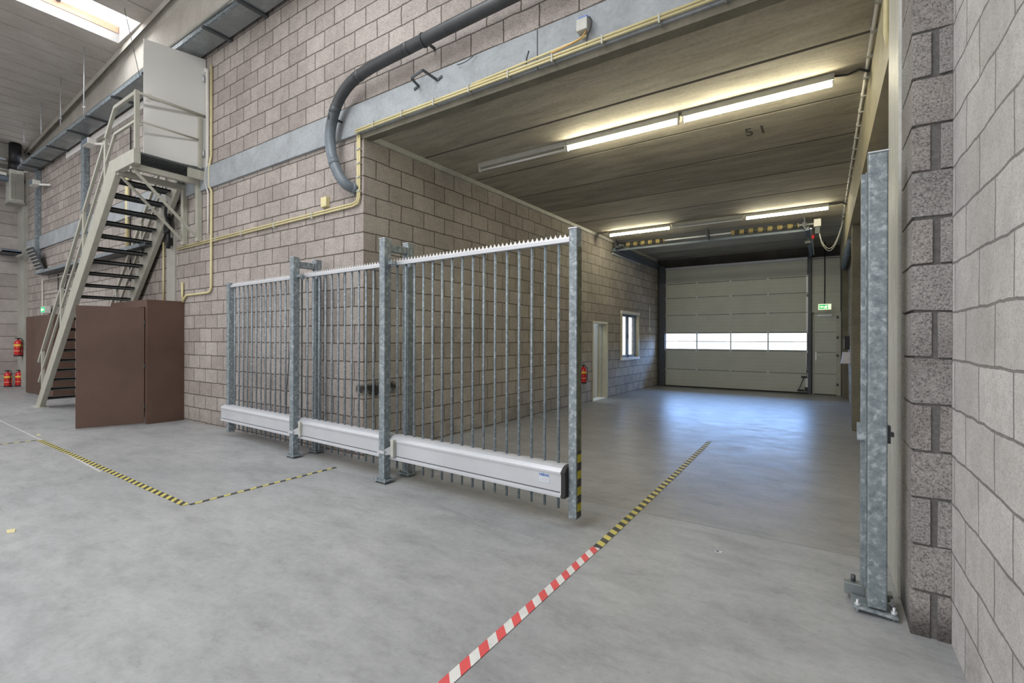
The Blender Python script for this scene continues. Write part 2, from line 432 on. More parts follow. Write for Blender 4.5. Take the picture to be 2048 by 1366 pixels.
struct('floor', MB().box(-18.3, .9, -9, 14.2, -.2, 0), 'floor', 'grey smooth concrete floor with faint cracks and scuffs', 'floor')
# main (long) wall, from end wall to passage corner, and above the opening
mb = MB(); mb.box(-18.2, -9.0, YW, YW + .18, 0, 5.62); mb.box(-9.0, XP, YW, YW + .18, 0, 6.29)
struct('wall_main', mb, 'wall_main', 'long pinkish grey concrete block wall behind stair and gate', 'wall')
mb = MB(); mb.box(XP, .9, YW, YW + .18, ZC + .32, 6.29)
struct('wall_over_opening', mb, 'wall_main', 'block wall above the concrete lintel', 'wall')
# passage left wall (slightly skewed), holes for doorway and window
P0, P1 = Vector((XP, YW + .18)), Vector((-3.845, YD))
def xl(y): return XP + (y - 3.35) * (.275 / 9.85)
mb = MB()
def pseg(y0, y1, z0, z1):
    mb.hex([(xl(y0) - .2, y0, z0), (xl(y0), y0, z0), (xl(y1), y1, z0), (xl(y1) - .2, y1, z0),
            (xl(y0) - .2, y0, z1), (xl(y0), y0, z1), (xl(y1), y1, z1), (xl(y1) - .2, y1, z1)])
pseg(YW + .0005, 9.0, 0, ZC); pseg(9.0, 9.78, 1.645, ZC); pseg(9.78, 10.5, 0, ZC)
pseg(10.5, 11.73, 0, .80); pseg(10.5, 11.73, 1.945, ZC); pseg(11.73, YD + .3, 0, ZC)
struct('wall_passage_left', mb, 'wall_pass', 'brownish block wall on the left of the passage', 'wall')
# passage right wall
struct('wall_passage_right', MB().box(XR, XR + .2, 3.43, YD + .3, 0, ZC), 'wall_right_pass', 'cream block wall on the right of the passage', 'wall')
# back of passage
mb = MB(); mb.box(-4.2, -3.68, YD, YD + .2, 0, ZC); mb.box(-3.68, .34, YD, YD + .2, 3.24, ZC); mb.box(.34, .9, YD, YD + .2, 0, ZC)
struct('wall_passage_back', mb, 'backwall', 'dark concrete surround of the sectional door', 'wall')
# passage ceiling slabs (grooved)
mb = MB(); ys = [3.36, 4.21] + [4.21 + .98 * k for k in range(1, 9)] + [13.4]
for a, b_ in zip(ys[:-1], ys[1:]):
    mb.prism([(a + .007, ZC + .25), (a + .007, ZC + .012), (a + .019, ZC), (b_ - .019, ZC), (b_ - .007, ZC + .012), (b_ - .007, ZC + .25)], 'x', -4.3, .7)
mb.box(-4.3, .7, 3.5, 13.4, ZC + .06, ZC + .24)
struct('ceiling', mb, 'ceil', 'stained concrete slab ceiling of the passage', 'ceiling')
# lintel beam along the main wall
mb = MB(); mb.box(-18.2, -1.95, YW - .035, YW + .1, ZC - .0, ZC + .325); mb.box(-1.944, .44, YW - .035, YW + .1, ZC, ZC + .325)
struct('trim_1', mb, 'beam', 'long smooth grey concrete lintel band across the wall', 'lintel', bevel=.006)
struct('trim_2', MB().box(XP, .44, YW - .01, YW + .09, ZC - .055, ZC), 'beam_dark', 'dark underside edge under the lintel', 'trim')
# trim along top of passage left wall
mb = MB(); mb.hex([(xl(3.4), 3.4, ZC - .05), (xl(3.4) + .035, 3.4, ZC - .05), (xl(13) + .035, 13, ZC - .05), (xl(13), 13, ZC - .05),
                   (xl(3.4), 3.4, ZC), (xl(3.4) + .05, 3.4, ZC), (xl(13) + .05, 13, ZC), (xl(13), 13, ZC)])
struct('trim_3', mb, 'palegreen', 'pale strip along the top of the passage wall', 'trim')
# right wall of hall
struct('wall_right', MB().box(XR, XR + .3, -9, 2.68, 0, 6.29), 'wall_right', 'near light grey concrete block wall at the right', 'wall')
# pier with real blocks and wide mortar
pier = MB(); X0, X1, YF = .318, XR + .02, 2.66
pier.cur = 1; pier.box(X0 + .012, X1 + .12, YF + .012, 2.99, 0, 6.28); pier.cur = 0
for i in range(-1, 31):
    z0 = i * .2 - .008 + .008; z1 = z0 + .190
    if z0 < 0: z0 = .01
    if z1 < .05: continue
    j = lambda a=.005: random.uniform(-a, a)
    if i % 2 == 1: xs = [(X0, XR + .0)]
    else: xs = [(X0, .384 + j()), (.410 + j(), XR)]
    for k, (a, c) in enumerate(xs):
        d = j(.004) + .002
        yb = (YF + .27 if i % 2 else YF + .12) if k == 0 else YF + .1
        pier.hex([(a + j(.002), YF + d, z0 + j(.004)), (c, YF + d, z0 + j(.004)), (c, yb, z0), (a, yb, z0), (a + j(.002), YF + d, z1 + j(.004)), (c, YF + d, z1 + j(.004)), (c, yb, z1), (a, yb, z1)])
    yb = YF + .27 if i % 2 else YF + .12
    pier.box(X0, XR, yb + .009, 2.985, z0, z1)
def rough_block():
    m, nt, b = newmat('rough_pier_blocks'); v = coords(nt)
    sp = N(nt, 'ShaderNodeSeparateXYZ'); L(nt, v, sp.inputs[0])
    geo = N(nt, 'ShaderNodeNewGeometry')
    c = rampn(nt, noise(nt, v, 4, 3), [(.3, (.32, .305, .295)), (.5, (.38, .365, .355)), (.7, (.45, .435, .42))])
    c = mix(nt, c, mix(nt, c, (1.0, .955, .94), 1, 'MULTIPLY'), rampn(nt, geo.outputs['Random Per Island'], [(.4, 0), (.8, 1)]))
    g = noise(nt, v, 120, 4, .8)
    c = mix(nt, c, rampn(nt, g, [(.36, .3), (.48, .95), (.68, 1.45)]), 1, 'MULTIPLY')
    ft = rampn(nt, math_(nt, 'MULTIPLY', sp.outputs[2], 4.0), [(0.1, .35), (.6, 1)])
    c = mix(nt, c, ft, 1, 'MULTIPLY')
    L(nt, c, b.inputs['Base Color']); b.inputs['Roughness'].default_value = .95
    bump(nt, b, g, .9, .012); return m
M['pierblock'] = rough_block()
struct('wall_pier', pier, ['pierblock', 'mortar'], 'rough pinkish block pier end at the right of the opening', 'pier', bevel=.0025)
# pale post on the pier side
struct('trim_4', MB().box(.306, .45, 2.99, 3.43, 0, 6.29), 'rtrim', 'pale painted concrete column beside the opening', 'column', bevel=.01)
# longitudinal beam right + columns
struct('trim_5', MB().box(.31, .46, 3.44, 13.2, 2.90, ZC), 'cream_beam', 'long cream concrete beam under the ceiling at the right', 'beam')
struct('trim_6', MB().box(.335, .46, 8.17, 8.5, 0, 2.90), 'beam_dark', 'dark concrete column on the right passage wall', 'column', bevel=.01)
struct('trim_7', MB().box(.345, .46, 12.7, 13.18, 0, 2.90), 'beam_dark', 'dark concrete column beside the exit door', 'column', bevel=.01)
# left end wall, back roof
struct('wall_end', MB().box(-18.3, -18.0, -9, 3.5, 0, 6.29), 'wall_end', 'far pinkish block end wall of the hall', 'wall')
struct('trim_8', MB().box(-18.0, -17.4, 3.27, 3.349, 0, 5.7), 'column', 'grey concrete column in the far corner', 'column')
struct('wall_back', MB().box(-18.3, .9, -9.3, -9, 0, 6.5), 'wall_plain', 'plain wall at the back of the hall', 'wall')
struct('trim_9', MB().box(-17.98, -17.6, -9, 3.3, 5.75, 6.28), 'column', 'concrete beam on the far end wall', 'beam')
struct('trim_10', MB().box(-8.93, -8.63, 3.325, 3.36, 0, 3.47), 'column', 'concrete column set in the wall behind the stair', 'column')
struct('trim_12', MB().box(-14.2, -8.6, 3.335, 3.36, 5.30, 5.42), 'whitereveal', 'bright pale strip along the top of the wall under the duct', 'trim')
# roof
mb = MB(); x = -18.3; w = .46
SKX0, SKX1 = -10.02, -9.10
xs = []
k = 0
while True:
    a = SKX1 + k * w
    if a > .8: break
    xs.append((a, a + w)); k += 1
k = 0
while True:
    b_ = SKX0 - k * w
    if b_ < -18.4: break
    xs.append((b_ - w, b_)); k += 1
for (a, c) in xs:
    za, zc = zroof(a), zroof(c)
    mb.hex([(a + .006, -9, za), (c - .006, -9, zc - .012), (c - .006, 3.5, zc - .012), (a + .006, 3.5, za), (a + .006, -9, za + .3), (c - .006, -9, zc + .3), (c - .006, 3.5, zc + .3), (a + .006, 3.5, za + .3)])
mb.box(SKX0 - .006, SKX1 + .006, 3.05, 3.5, 6.30, 6.6)
struct('ceiling.001', mb, 'roof', 'ribbed roof of pale concrete slabs over the hall', 'ceiling')
# skylight
sk = thing('window_1', 'long bright skylight strip in the hall roof', 'skylight', (SKX0, 3.02, 5.9), kind='structure')
mb = MB(); z = zroof(SKX0)
mb.cur = 0; mb.box(SKX0 - .02, SKX0, -9, 3.02, z - .01, z + .24); mb.box(SKX1, SKX1 + .02, -9, 3.02, zroof(SKX1), z + .5); mb.box(SKX0, SKX1, 3.02, 3.045, z - .004, z + .5)
obj('skylight_lining', mb, 'reveal', sk)
obj('wooden_kerb', MB().box(SKX0 - .02, SKX0 + .012, -9, 3.015, z + .15, z + .27), 'orange', sk)
obj('skylight_pane', MB().box(SKX0, SKX1, -9, 3.02, z + .27, z + .28), 'sky_pane', sk)
obj('glazing_bar', MB().bar((SKX0, 2.25, z + .255), (SKX1, 2.25, z + .255), .05, .03), 'bluegrey', sk)
obj('glazing_bar', MB().bar((SKX0, 1.1, z + .255), (SKX1, 1.1, z + .255), .05, .03), 'bluegrey', sk)
# roof girder along the main wall
def z2(x): return 6.04 - .022 * (x + 7.58)
def z3(x): return 5.50 - .04 * (x + 7.9)
def yg(x): return 3.02 - .04 * (x + 8.6)
mb = MB()
xa, xb = -18.0, .44
def gprof(x):
    y = yg(x); return [(x, y, 6.35), (x, y, 6.19), (x, y + .10, z2(x) + .10), (x, y + .10, z3(x) + .04), (x, y + .30, z3(x) + .04), (x, y + .30, 6.35)]
pa, pb = gprof(xa), gprof(xb)
mb.add(pa + pb, [list(range(6))[::-1], list(range(6, 12))] + [[i, (i + 1) % 6, 6 + (i + 1) % 6, 6 + i] for i in range(6)])
struct('trim_11', mb, 'girder', 'deep concrete roof girder running above the duct', 'girder')

# doorway 3 in passage left wall
dr = thing('door_3', 'open doorway in the passage wall with cream frame', 'doorway', (xl(9.4), 9.4, 0), kind='structure')
xx = xl(9.4)
mb = MB()
mb.box(xx - .20, xx + .02, 9.735, 9.785, 0, 1.66); mb.box(xx - .20, xx + .01, 8.995, 9.02, 0, 1.66)
obj('door_frame', mb, 'cream', dr, bevel=.004)
obj('door_head', MB().box(xx - .21, xx + .018, 9.0, 9.785, 1.61, 1.655), 'whitereveal', dr, bevel=.004)
obj('threshold', MB().box(xx - .21, xx, 9.02, 9.735, 0, .012), 'whitereveal', dr)
obj('door_leaf', MB().hex([(xx - .85, 9.60, .01), (xx - .205, 9.715, .01), (xx - .205, 9.735, .01), (xx - .85, 9.63, .01), (xx - .85, 9.60, 1.6), (xx - .205, 9.715, 1.6), (xx - .205, 9.735, 1.6), (xx - .85, 9.63, 1.6)]), 'white', dr)
obj('lock_post', MB().box(xx - .135, xx - .105, 9.725, 9.7345, .02, 1.60), 'palegreen', dr)
# side corridor behind
mb = MB(); mb.box(xx - 2.2, xx - .22, 8.7, 8.75, 0, 2.4); mb.box(xx - 2.2, xx - 2.15, 8.7, 10.15, 0, 2.4); mb.box(xx - 2.2, xx - 2.15, 10.15, 12.4, 0, .8); mb.box(xx - 2.2, xx - .22, 13.4, 13.45, 0, .3)
mb.box(xx - 2.2, xx - .22, 8.7, 12.4, 2.4, 2.45)
mb.box(xx - 2.2, xx - .22, 10.1, 10.15, 0, 2.4)
struct('wall_side_room', mb, M['wall_plain'], 'pale inner walls of the side room', 'wall')
# window 2
wn = thing('window_2', 'small white framed window with blue grey sashes in the passage wall', 'window', (xl(11.1), 11.1, .8), kind='structure')
xx = xl(11.1)
mb = MB(); mb.box(xx - .12, xx + .025, 10.501, 10.53, .86, 1.875); mb.box(xx - .12, xx + .025, 11.66, 11.729, .86, 1.875)
obj('window_frame', mb, 'cream', wn, bevel=.004)
mb = MB(); mb.box(xx - .12, xx + .03, 10.495, 11.735, 1.88, 1.95); mb.box(xx - .12, xx + .035, 10.495, 11.74, .79, .85)
obj('window_sill', mb, 'whitereveal', wn, bevel=.004)
for (a, c) in ((10.53, 11.1), (11.1, 11.66)):
    mb = MB(); mb.box(xx - .10, xx - .05, a, a + .05, .85, 1.88); mb.box(xx - .10, xx - .05, c - .05, c, .85, 1.88); mb.box(xx - .10, xx - .05, a, c, .85, .91); mb.box(xx - .10, xx - .05, a, c, 1.82, 1.88)
    s_ = obj('window_sash', mb, 'bluegrey', wn, bevel=.003)
    obj('pane', MB().box(xx - .078, xx - .072, a + .05, c - .05, .91, 1.82), 'glass', s_)
obj('window_handle', MB().box(xx - .05, xx - .03, 11.06, 11.08, 1.3, 1.42), 'black', wn)

# sectional door = door_1
d1 = thing('door_1', 'large grey green sectional overhead door with a strip of windows', 'door', (-2.0, YD, 0), kind='structure')
zs = [.03, .48, 1.0, 1.46, 1.935, 2.40, 2.78, 3.235]
DX0, DX1 = -3.63, -.32
vx = [DX0, -2.81, -1.985, -1.14, DX1]
for i in range(7):
    if i == 2: continue
    p = obj('door_panel', MB().box(DX0, DX1, YD - .02, YD + .025, zs[i], zs[i + 1]), 'doorpanel', d1, bevel=.007)
# glazed section
mb = MB(); z0, z1 = zs[2], zs[3]
mb.box(DX0, DX1, YD - .02, YD + .02, z0, z0 + .035); mb.box(DX0, DX1, YD - .02, YD + .02, z1 - .02, z1)
for q in vx: mb.box(max(DX0, q - .014), min(DX1, q + .014), YD - .02, YD + .02, z0 + .03, z1 - .02)
mb.box(DX0, DX1, YD - .015, YD + .015, (z0 + z1) / 2 - .007, (z0 + z1) / 2 + .009)
gf = obj('glazed_section', mb, 'doorpanel', d1)
for a, c in zip(vx[:-1], vx[1:]): obj('pane', MB().box(a + .014, c - .014, YD + .001, YD + .006, z0 + .035, z1 - .02), 'glass', gf)
for zz in zs[1:7]:
    for q in vx:
        o = obj('hinge', MB().box(q - .022, q + .022, YD - .045, YD - .02, zz - .03, zz + .03).tube([(q - .03, YD - .045, zz), (q + .03, YD - .045, zz)], .009, 8), 'alu', d1)
for zz in zs[1:7]: obj('panel_seam', MB().box(DX0, DX1, YD - .0225, YD - .0195, zz - .006, zz + .006), 'darksteel', d1)
obj('bottom_seal', MB().box(DX0, DX1, YD - .02, YD + .02, 0, .035), 'rubber', d1)
mb = MB()
for zz in (.25, .75, 1.7, 2.1, 2.6): mb.box(DX1 - .028, DX1 + .012, YD - .03, YD - .02, zz - .2, zz + .2)
obj('end_stile', mb, 'alu', d1)
obj('top_strip', MB().box(DX0, DX1, YD - .06, YD - .02, 3.18, 3.235), 'alu', d1)
mb = MB(); mb.box(-3.74, DX0 - .0, YD - .1, YD + .02, 0, 3.3); mb.box(DX1 - .0, DX1 + .105, YD + .0, YD + .06, 0, 3.3); mb.box(DX1 + .015, DX1 + .075, YD - .1, YD + .02, 0, 3.3); mb.box(-3.7, .34, YD + .031, YD + .06, 3.17, 3.3); mb.box(-.22, .34, YD + .031, YD + .06, 0, 3.19)
mb.box(-3.8, -3.74, YD - .05, YD + .02, 0, 3.3)
obj('door_jamb', mb, 'doorframe', d1)
mb = MB(); mb.bar((DX1 - .06, YD - .05, .40), (DX1 - .17, YD - .05, .10), .015, .015, (0, 1, 0)); mb.box(DX1 - .2, DX1 - .06, YD - .07, YD - .02, .06, .1); mb.box(DX1 - .12, DX1, YD - .07, YD - .02, .38, .42); mb.box(DX1 - .05, DX1 + .01, YD - .08, YD - .02, .06, .16)
mb.tube([(DX1 - .01, YD - .05, .44), (DX1 + .005, YD - .06, .95)], .008, 6)
obj('door_lock', mb, 'black', d1)
# exit door = door_2 in the fixed part
d2 = thing('door_2', 'narrow grey green exit door right of the sectional door', 'door', (.05, YD, 0), kind='structure')
obj('door_leaf', MB().box(-.185, .25, YD - .02, YD + .03, .02, 1.88), 'doorpanel', d2, bevel=.005)
mb = MB()
for zz in (.49, .99, 1.46): mb.box(-.185, .25, YD - .022, YD - .018, zz - .005, zz + .005)
obj('seam', mb, 'darksteel', d2)
for za, zb in ((1.92, 2.4), (2.4, 2.78), (2.78, 3.18)):
    obj('fixed_panel', MB().box(-.235, .325, YD - .01, YD + .03, za, zb), 'doorpanel', d2, bevel=.007)
mb = MB(); mb.box(.25, .335, YD - .05, YD + .02, 0, 1.93); mb.box(-.215, -.185, YD - .03, YD + .02, 0, 1.93); mb.box(-.215, .335, YD - .03, YD + .02, 1.88, 1.92)
obj('door_frame', mb, 'palegreen', d2, bevel=.004)
for zz in (.25, .92, 1.33, 1.8): obj('hinge', MB().box(.245, .29, YD - .065, YD - .05, zz - .03, zz + .03), 'darksteel', d2)
obj('door_closer', MB().box(-.12, .16, YD - .06, YD - .02, 1.83, 1.865).bar((-.05, YD - .07, 1.87), (.2, YD - .09, 1.87), .012, .01), 'alu', d2)
mb = MB(); mb.box(-.165, -.135, YD - .03, YD - .02, .80, 1.0); mb.bar((-.15, YD - .06, .92), (-.06, YD - .06, .92), .016, .016); mb.tube([(-.15, YD - .02, .92), (-.15, YD - .065, .92)], .008, 8)
obj('door_handle', mb, 'alu_bright', d2)
obj('top_light', MB().box(-.235, .325, YD - .02, YD + .01, 3.19, 3.21), 'white', d2)

# ================================================================== LIGHT FITTINGS
def fixture(x0, y, lit, label, group='fluorescent battens on the passage ceiling'):
    t = thing('fluorescent_light', label, 'light', (x0 + .61, y, ZC), 0, group)
    obj('batten', MB().box(x0, x0 + 1.215, y - .03, y + .03, ZC - .055, ZC + .0), 'fixture', t, bevel=.004)
    for xe in (x0 + .005, x0 + 1.2):
        obj('lamp_holder', MB().box(xe, xe + .012, y - .018, y + .018, ZC - .105, ZC - .05), 'white', t)
    obj('tube', MB().tube([(x0 + .018, y, ZC - .085), (x0 + 1.2, y, ZC - .085)], .0135, 12), 'tube_on' if lit else 'tube_off', t)
    return t
fixture(-3.61, 4.72, False, 'unlit fluorescent batten at the left end of the nearer row')
fixture(-2.39, 4.72, True, 'lit fluorescent batten in the middle of the nearer row')
fixture(-1.145, 4.72, True, 'lit fluorescent batten at the right end of the nearer row')
fixture(-3.645, 9.13, True, 'lit fluorescent batten at the left end of the far row')
fixture(-2.40, 9.13, False, 'unlit fluorescent batten in the middle of the far row')
fixture(-1.145, 9.13, True, 'lit fluorescent batten at the right end of the far row')
for (y, lb) in ((4.72, 'near'), (9.13, 'far')):
    tag(obj('lamp_cable', MB().tube([(.07, y, ZC - .02), (.16, y + .03, ZC - .02), (.24, y, ZC - .015), (.30, y - .02, ZC - .06)], .009, 8), 'rubber'),
        'dark cable from the %s lamp row to the right beam' % lb, 'cable')

# spring shaft of the overhead door
sf = thing('door_spring_shaft', 'horizontal spring shaft of the overhead door hung under the far ceiling', 'door mechanism', (-2, 9.98, 3.3))
sy, sz = 10.0, 3.35
obj('shaft', MB().tube([(-3.87, sy, sz), (-.15, sy, sz)], .018, 10), 'alu', sf)
for a, c in ((-3.66, -2.78), (-1.5, -.38)):
    pts = []; turns = int((c - a) / .021)
    n = turns * 8
    for i in range(n + 1):
        t_ = i / n; an = t_ * turns * 2 * PI
        pts.append((a + (c - a) * t_, sy + .04 * math.cos(an), sz + .04 * math.sin(an)))
    obj('torsion_spring', MB().tube(pts, .0095, 5), 'spring', sf)
for a in (-3.84, -1.93, -.3): obj('bearing_bracket', MB().box(a, a + .02, sy - .07, sy + .07, sz - .08, ZC).box(a - .02, a + .04, sy - .04, sy + .04, sz - .04, sz + .04), 'darksteel', sf)
obj('cable_drum', MB().tube([(-3.80, sy, sz), (-3.7, sy, sz)], .06, 16), 'darksteel', sf)
obj('cross_member', MB().box(-3.86, -.22, sy + .08, sy + .12, sz - .10, sz - .06), 'bluegrey', sf)
mo = thing('door_operator', 'white chain hoist box at the right end of the spring shaft', 'motor', (-.09, 10.05, 3.3))
obj('housing', MB().box(-.15, -.04, 9.95, 10.12, 3.29, 3.42), 'white', mo, bevel=.006)
obj('gear_leg', MB().box(-.13, -.06, 9.99, 10.08, 3.17, 3.29), 'darksteel', mo)
obj('red_grip', MB().cyl((-.16, 10.0, 3.08), 3.15, .022, 10), 'red', mo)
pts = [(-.07, 10.0, 3.2)] + [(-.07 + .36 * t / 10, 10.0 + .3 * t / 10, 3.12 - .28 * math.sin(PI * t / 10) + .3 * (t / 10) ** 2) for t in range(1, 11)]
tag(obj('hoist_chain', MB().tube(pts, .007, 6).tube([(q[0], q[1], q[2] - .04) for q in pts], .005, 6), 'white'), 'pale looping hoist cables hanging near the right beam', 'cable')
# tracks
tk = thing('door_track', 'dark blue door track under the ceiling along the left passage wall', 'track', (-3.75, 11.5, 3.2))
obj('rail', MB().box(xl(10) + .03, xl(10) + .09, 9.95, 13.15, 3.22, 3.29).box(xl(10) + .12, xl(10) + .17, 9.95, 13.1, 3.30, 3.34), 'bluegrey', tk)
obj('rail_lip', MB().box(xl(10) + .02, xl(10) + .05, 9.95, 13.15, 3.16, 3.20), 'alu', tk)
tk2 = thing('door_track', 'dark steel door track dropping from the shaft to the right door jamb', 'track', (-.27, 11.5, 3.2))
obj('rail', MB().box(-.28, -.22, 9.98, 13.1, 3.24, 3.30), 'bluegrey', tk2)
obj('hanger', MB().box(-.27, -.23, 10.6, 10.66, 3.1, ZC).box(-.30, -.2, 10.5, 10.75, 3.1, 3.14), 'darksteel', tk2)
obj('rail_flange', MB().box(-.21, -.18, 10.0, 13.1, 3.26, 3.28), 'alu', tk2)

# exit signs
def exit_sign(cx, y, cz, w, h, label, rod_top, fy=-1):
    t = thing('exit_sign', label, 'sign', (cx, y, cz))
    obj('lightbox', MB().box(cx - w / 2, cx + w / 2, y - .015, y + .015, cz - h / 2, cz + h / 2), 'exitwhite', t, bevel=.004)
    yy = y - .017
    g = .86
    obj('green_field', MB().box(cx - w / 2 * g, cx + w / 2 * g * .96, yy - .001, yy + .001, cz - h / 2 * .76, cz + h / 2 * .76), 'exitgreen', t)
    yy -= .003
    def P(poly, nm):
        mb_ = MB(); mb_.prism([(cx + w * a, cz + h * b) for a, b in poly], 'y', yy - .001, yy + .001); return obj(nm, mb_, 'exitwhite', t)
    P([(.26, -.34), (.40, -.34), (.40, .34), (.26, .34)], 'door_symbol')
    P([(-.40, 0), (-.22, .26), (-.22, .1), (-.06, .1), (-.06, -.1), (-.22, -.1), (-.22, -.26)], 'arrow')
    mb_ = MB(); c = [(cx + w * .13 + w * .03 * math.cos(k * PI / 5), cz + h * .24 + w * .03 * math.sin(k * PI / 5)) for k in range(10)]
    mb_.prism(c, 'y', yy - .001, yy + .001)
    for (a, b) in (((.12, .16), (.06, -.06)), ((.06, -.06), (.14, -.18)), ((.14, -.18), (.12, -.34)), ((.06, -.06), (-.01, -.2)), ((-.01, -.2), (-.06, -.22)), ((.11, .12), (.02, .06)), ((.02, .06), (0, -.06)), ((.11, .12), (.17, .03)), ((.17, .03), (.22, .08))):
        mb_.bar((cx + w * a[0], yy, cz + h * a[1]), (cx + w * b[0], yy, cz + h * b[1]), .002, .02 * w / .3, (0, 0, 1) if abs(a[0] - b[0]) > abs(a[1] - b[1]) else (1, 0, 0))
    obj('running_figure', mb_, 'exitwhite', t)
    if rod_top: obj('rod', MB().tube([(cx, y, cz + h / 2), (cx, y, rod_top)], .012, 8), 'black', t)
    return t
exit_sign(.02, 12.6, 2.015, .24, .125, 'lit green exit sign hanging above the exit door', ZC)

# ================================================================== FLOOR TAPE
def tape(name, pts, w, mat, label, z=.002):
    mb_ = MB()
    for a, b in zip(pts[:-1], pts[1:]):
        mb_.bar((a[0], a[1], z), (b[0], b[1], z), w, .002)
    return tag(obj(name, mb_, mat), label, 'floor tape')
tape('hazard_tape', [(-1.165, .6), (-1.155, 2.69)], .05, 'tape_rw', 'red and white striped tape running to the front edge of the floor', .0025)
tape('hazard_tape', [(-1.152, 2.69), (-1.165, 4.6), (-1.19, 6.3)], .052, 'tape_yb2', 'yellow and black striped tape leading into the passage')
tape('hazard_tape', [(-8.15, 1.675), (-4.06, 1.64)], .052, 'tape_yb', 'long yellow and black tape in front of the brown cabinet')
tape('hazard_tape', [(-4.04, 1.66), (-4.02, 2.945)], .035, 'tape_yb2', 'short yellow and black tape pointing at the gate post')
tape('hazard_tape', [(-8.28, 1.1), (-8.15, 1.66)], .035, 'tape_yb2', 'thin yellow and black tape at the left edge of the floor')
tape('paint_line', [(-13.0, 1.78), (-8.16, 1.69), (-5.74, 1.60)], .02, 'greylight', 'faint pale tape residue line on the floor at the left', .0015)
def scrap(x, y, pts, mat, label, cat='debris'):
    mb_ = MB(); mb_.prism([(x + a, y + b) for a, b in pts], 'z', .0005, .003)
    return tag(obj('floor_scrap', mb_, mat), label, cat)
scrap(-4.46, .79, [(-.05, -.02), (.03, -.03), (.05, .0), (-.03, .02)], 'yellowpipe', 'small yellow tape scrap on the floor at the left front')
scrap(-.525, 3.05, [(-.02, -.01), (.02, -.012), (.025, .008), (-.012, .014)], 'paper', 'tiny white and red sticker on the floor in front of the passage')
scrap(-.53, 3.05, [(-.008, -.006), (.01, -.007), (.01, .006), (-.008, .007)], 'red', 'red centre of the tiny floor sticker in front of the passage')
scrap(-8.6, 1.76, [(-.06, -.01), (.05, -.02), (.06, .01), (-.05, .02)], 'yellowpipe', 'yellow tape remnant crossing the faint line at the far left')

# ================================================================== SLIDING GATE
GN, GF = Vector((-1.41, 2.917, 0)), Vector((-6.457, 3.128, 0))
grz = math.atan2(GN.y - GF.y, GN.x - GF.x); GL = (GN - GF).length
gate = thing('sliding_gate', 'long galvanised sliding bar gate with serrated top rail and aluminium bottom beam', 'gate', GN, grz)
zb, zt = .06, 2.02
# posts
obj('end_post', MB().box(-.03, .03, -.035, .035, zb, zt), 'galv', gate, True, .004)
obj('end_post', MB().box(-GL - .035, -GL + .035, -.04, .04, zb, 1.995), 'galv', gate, True, .004)
obj('edge_tape', MB().box(.0302, .0325, -.02, .033, zb + .01, .52), 'tape_post', gate, True)
obj('edge_strip', MB().box(.0302, .0320, -.022, .033, .52, 1.9), 'worn', gate, True)
obj('post_cap', MB().box(-.034, .034, -.039, .039, zt, zt + .008), 'alu', gate, True)
# top rail + saw strip
tr = obj('top_rail', MB().box(-GL + .035, -.03, -.022, .022, 1.935, 1.965), 'alu', gate, True, .003)
poly = []; p = .0385; n = int((GL - .08) / p); x = -GL + .045
for i in range(n):
    poly += [(x, 1.998), (x + p * .16, 1.984), (x + p * .33, 1.976), (x + p * .5, 1.973), (x + p * .67, 1.976), (x + p * .84, 1.984)]; x += p
poly += [(x, 1.998)]
mb = MB()
for a, b_ in zip(poly[:-1], poly[1:]):
    mb.add([(a[0], -.003, 1.955), (b_[0], -.003, 1.955), (b_[0], -.003, b_[1]), (a[0], -.003, a[1]), (a[0], .003, 1.955), (b_[0], .003, 1.955), (b_[0], .003, b_[1]), (a[0], .003, a[1])],
           [(0, 1, 2, 3), (7, 6, 5, 4), (3, 2, 6, 7)])
obj('serrated_strip', mb, 'alu_bright', gate, True)
nb = 44; pitch = (GL - .13) / nb
for i in range(nb):
    bx = -.128 - i * pitch
    obj('bar', MB().tube([(bx, 0, .10), (bx, 0, 1.94)], .0100, 10), 'galv_bar', gate, True)
# bottom beam profile (y,z)
def prof(s): return [(-.078, .206), (-.086, .206), (-.086, .222), (-.078, .226), (-.078, .36), (-.086, .362), (-.086, .376), (-.078, .384), (-.062, .398), (-.04, .409), (-.018, .414),
                     (.018, .414), (.04, .409), (.062, .398), (.078, .384), (.086, .376), (.086, .362), (.078, .36), (.078, .226), (.086, .222), (.086, .206), (.078, .206)]
bb = obj('bottom_beam', MB().prism(prof(0), 'x', -GL - .09, -.062), 'alu', gate, True)
for xq in (-.062, -GL - .098): obj('end_cap', MB().prism([(y_ * .97, z_ if z_ > .3 else z_ - .004) for y_, z_ in prof(0)], 'x', xq, xq + (.03 if xq > -1 else .01)), 'rubber', gate, True)
obj('lower_groove', MB().box(-GL - .08, -.07, -.0795, -.078, .236, .242), 'darksteel', gate, True)
# maker's plate
pl = obj('label_plate', MB().box(-.235, -.155, -.0795, -.078, .288, .352), 'labelwhite', gate, True)
mt = Matrix.Translation((-.195, -.080, .336)) @ Matrix.Rotation(PI / 2, 4, 'X')
t_ = textmesh('maker_lettering', 'HERAS', .026, 'blue', gate, mt, .0008)
mt = Matrix.Translation((-.195, -.080, .306)) @ Matrix.Rotation(PI / 2, 4, 'X')
obj('small_print', MB().box(-.228, -.162, -.0802, -.0795, .312, .3135).box(-.228, -.17, -.0802, -.0795, .300, .3015), 'greytext', gate, True)
# loose cable on gate bars
tag(obj('hanging_cable', MB().tube([(-4.93, 3.02, 1.9), (-4.92, 3.015, 1.3), (-4.93, 3.0, 1.0), (-4.97, 3.0, .7), (-4.98, 3.0, .45)], .006, 6), 'darksteel'),
    'thin dark cable hanging down the bars left of the left gate post', 'cable')

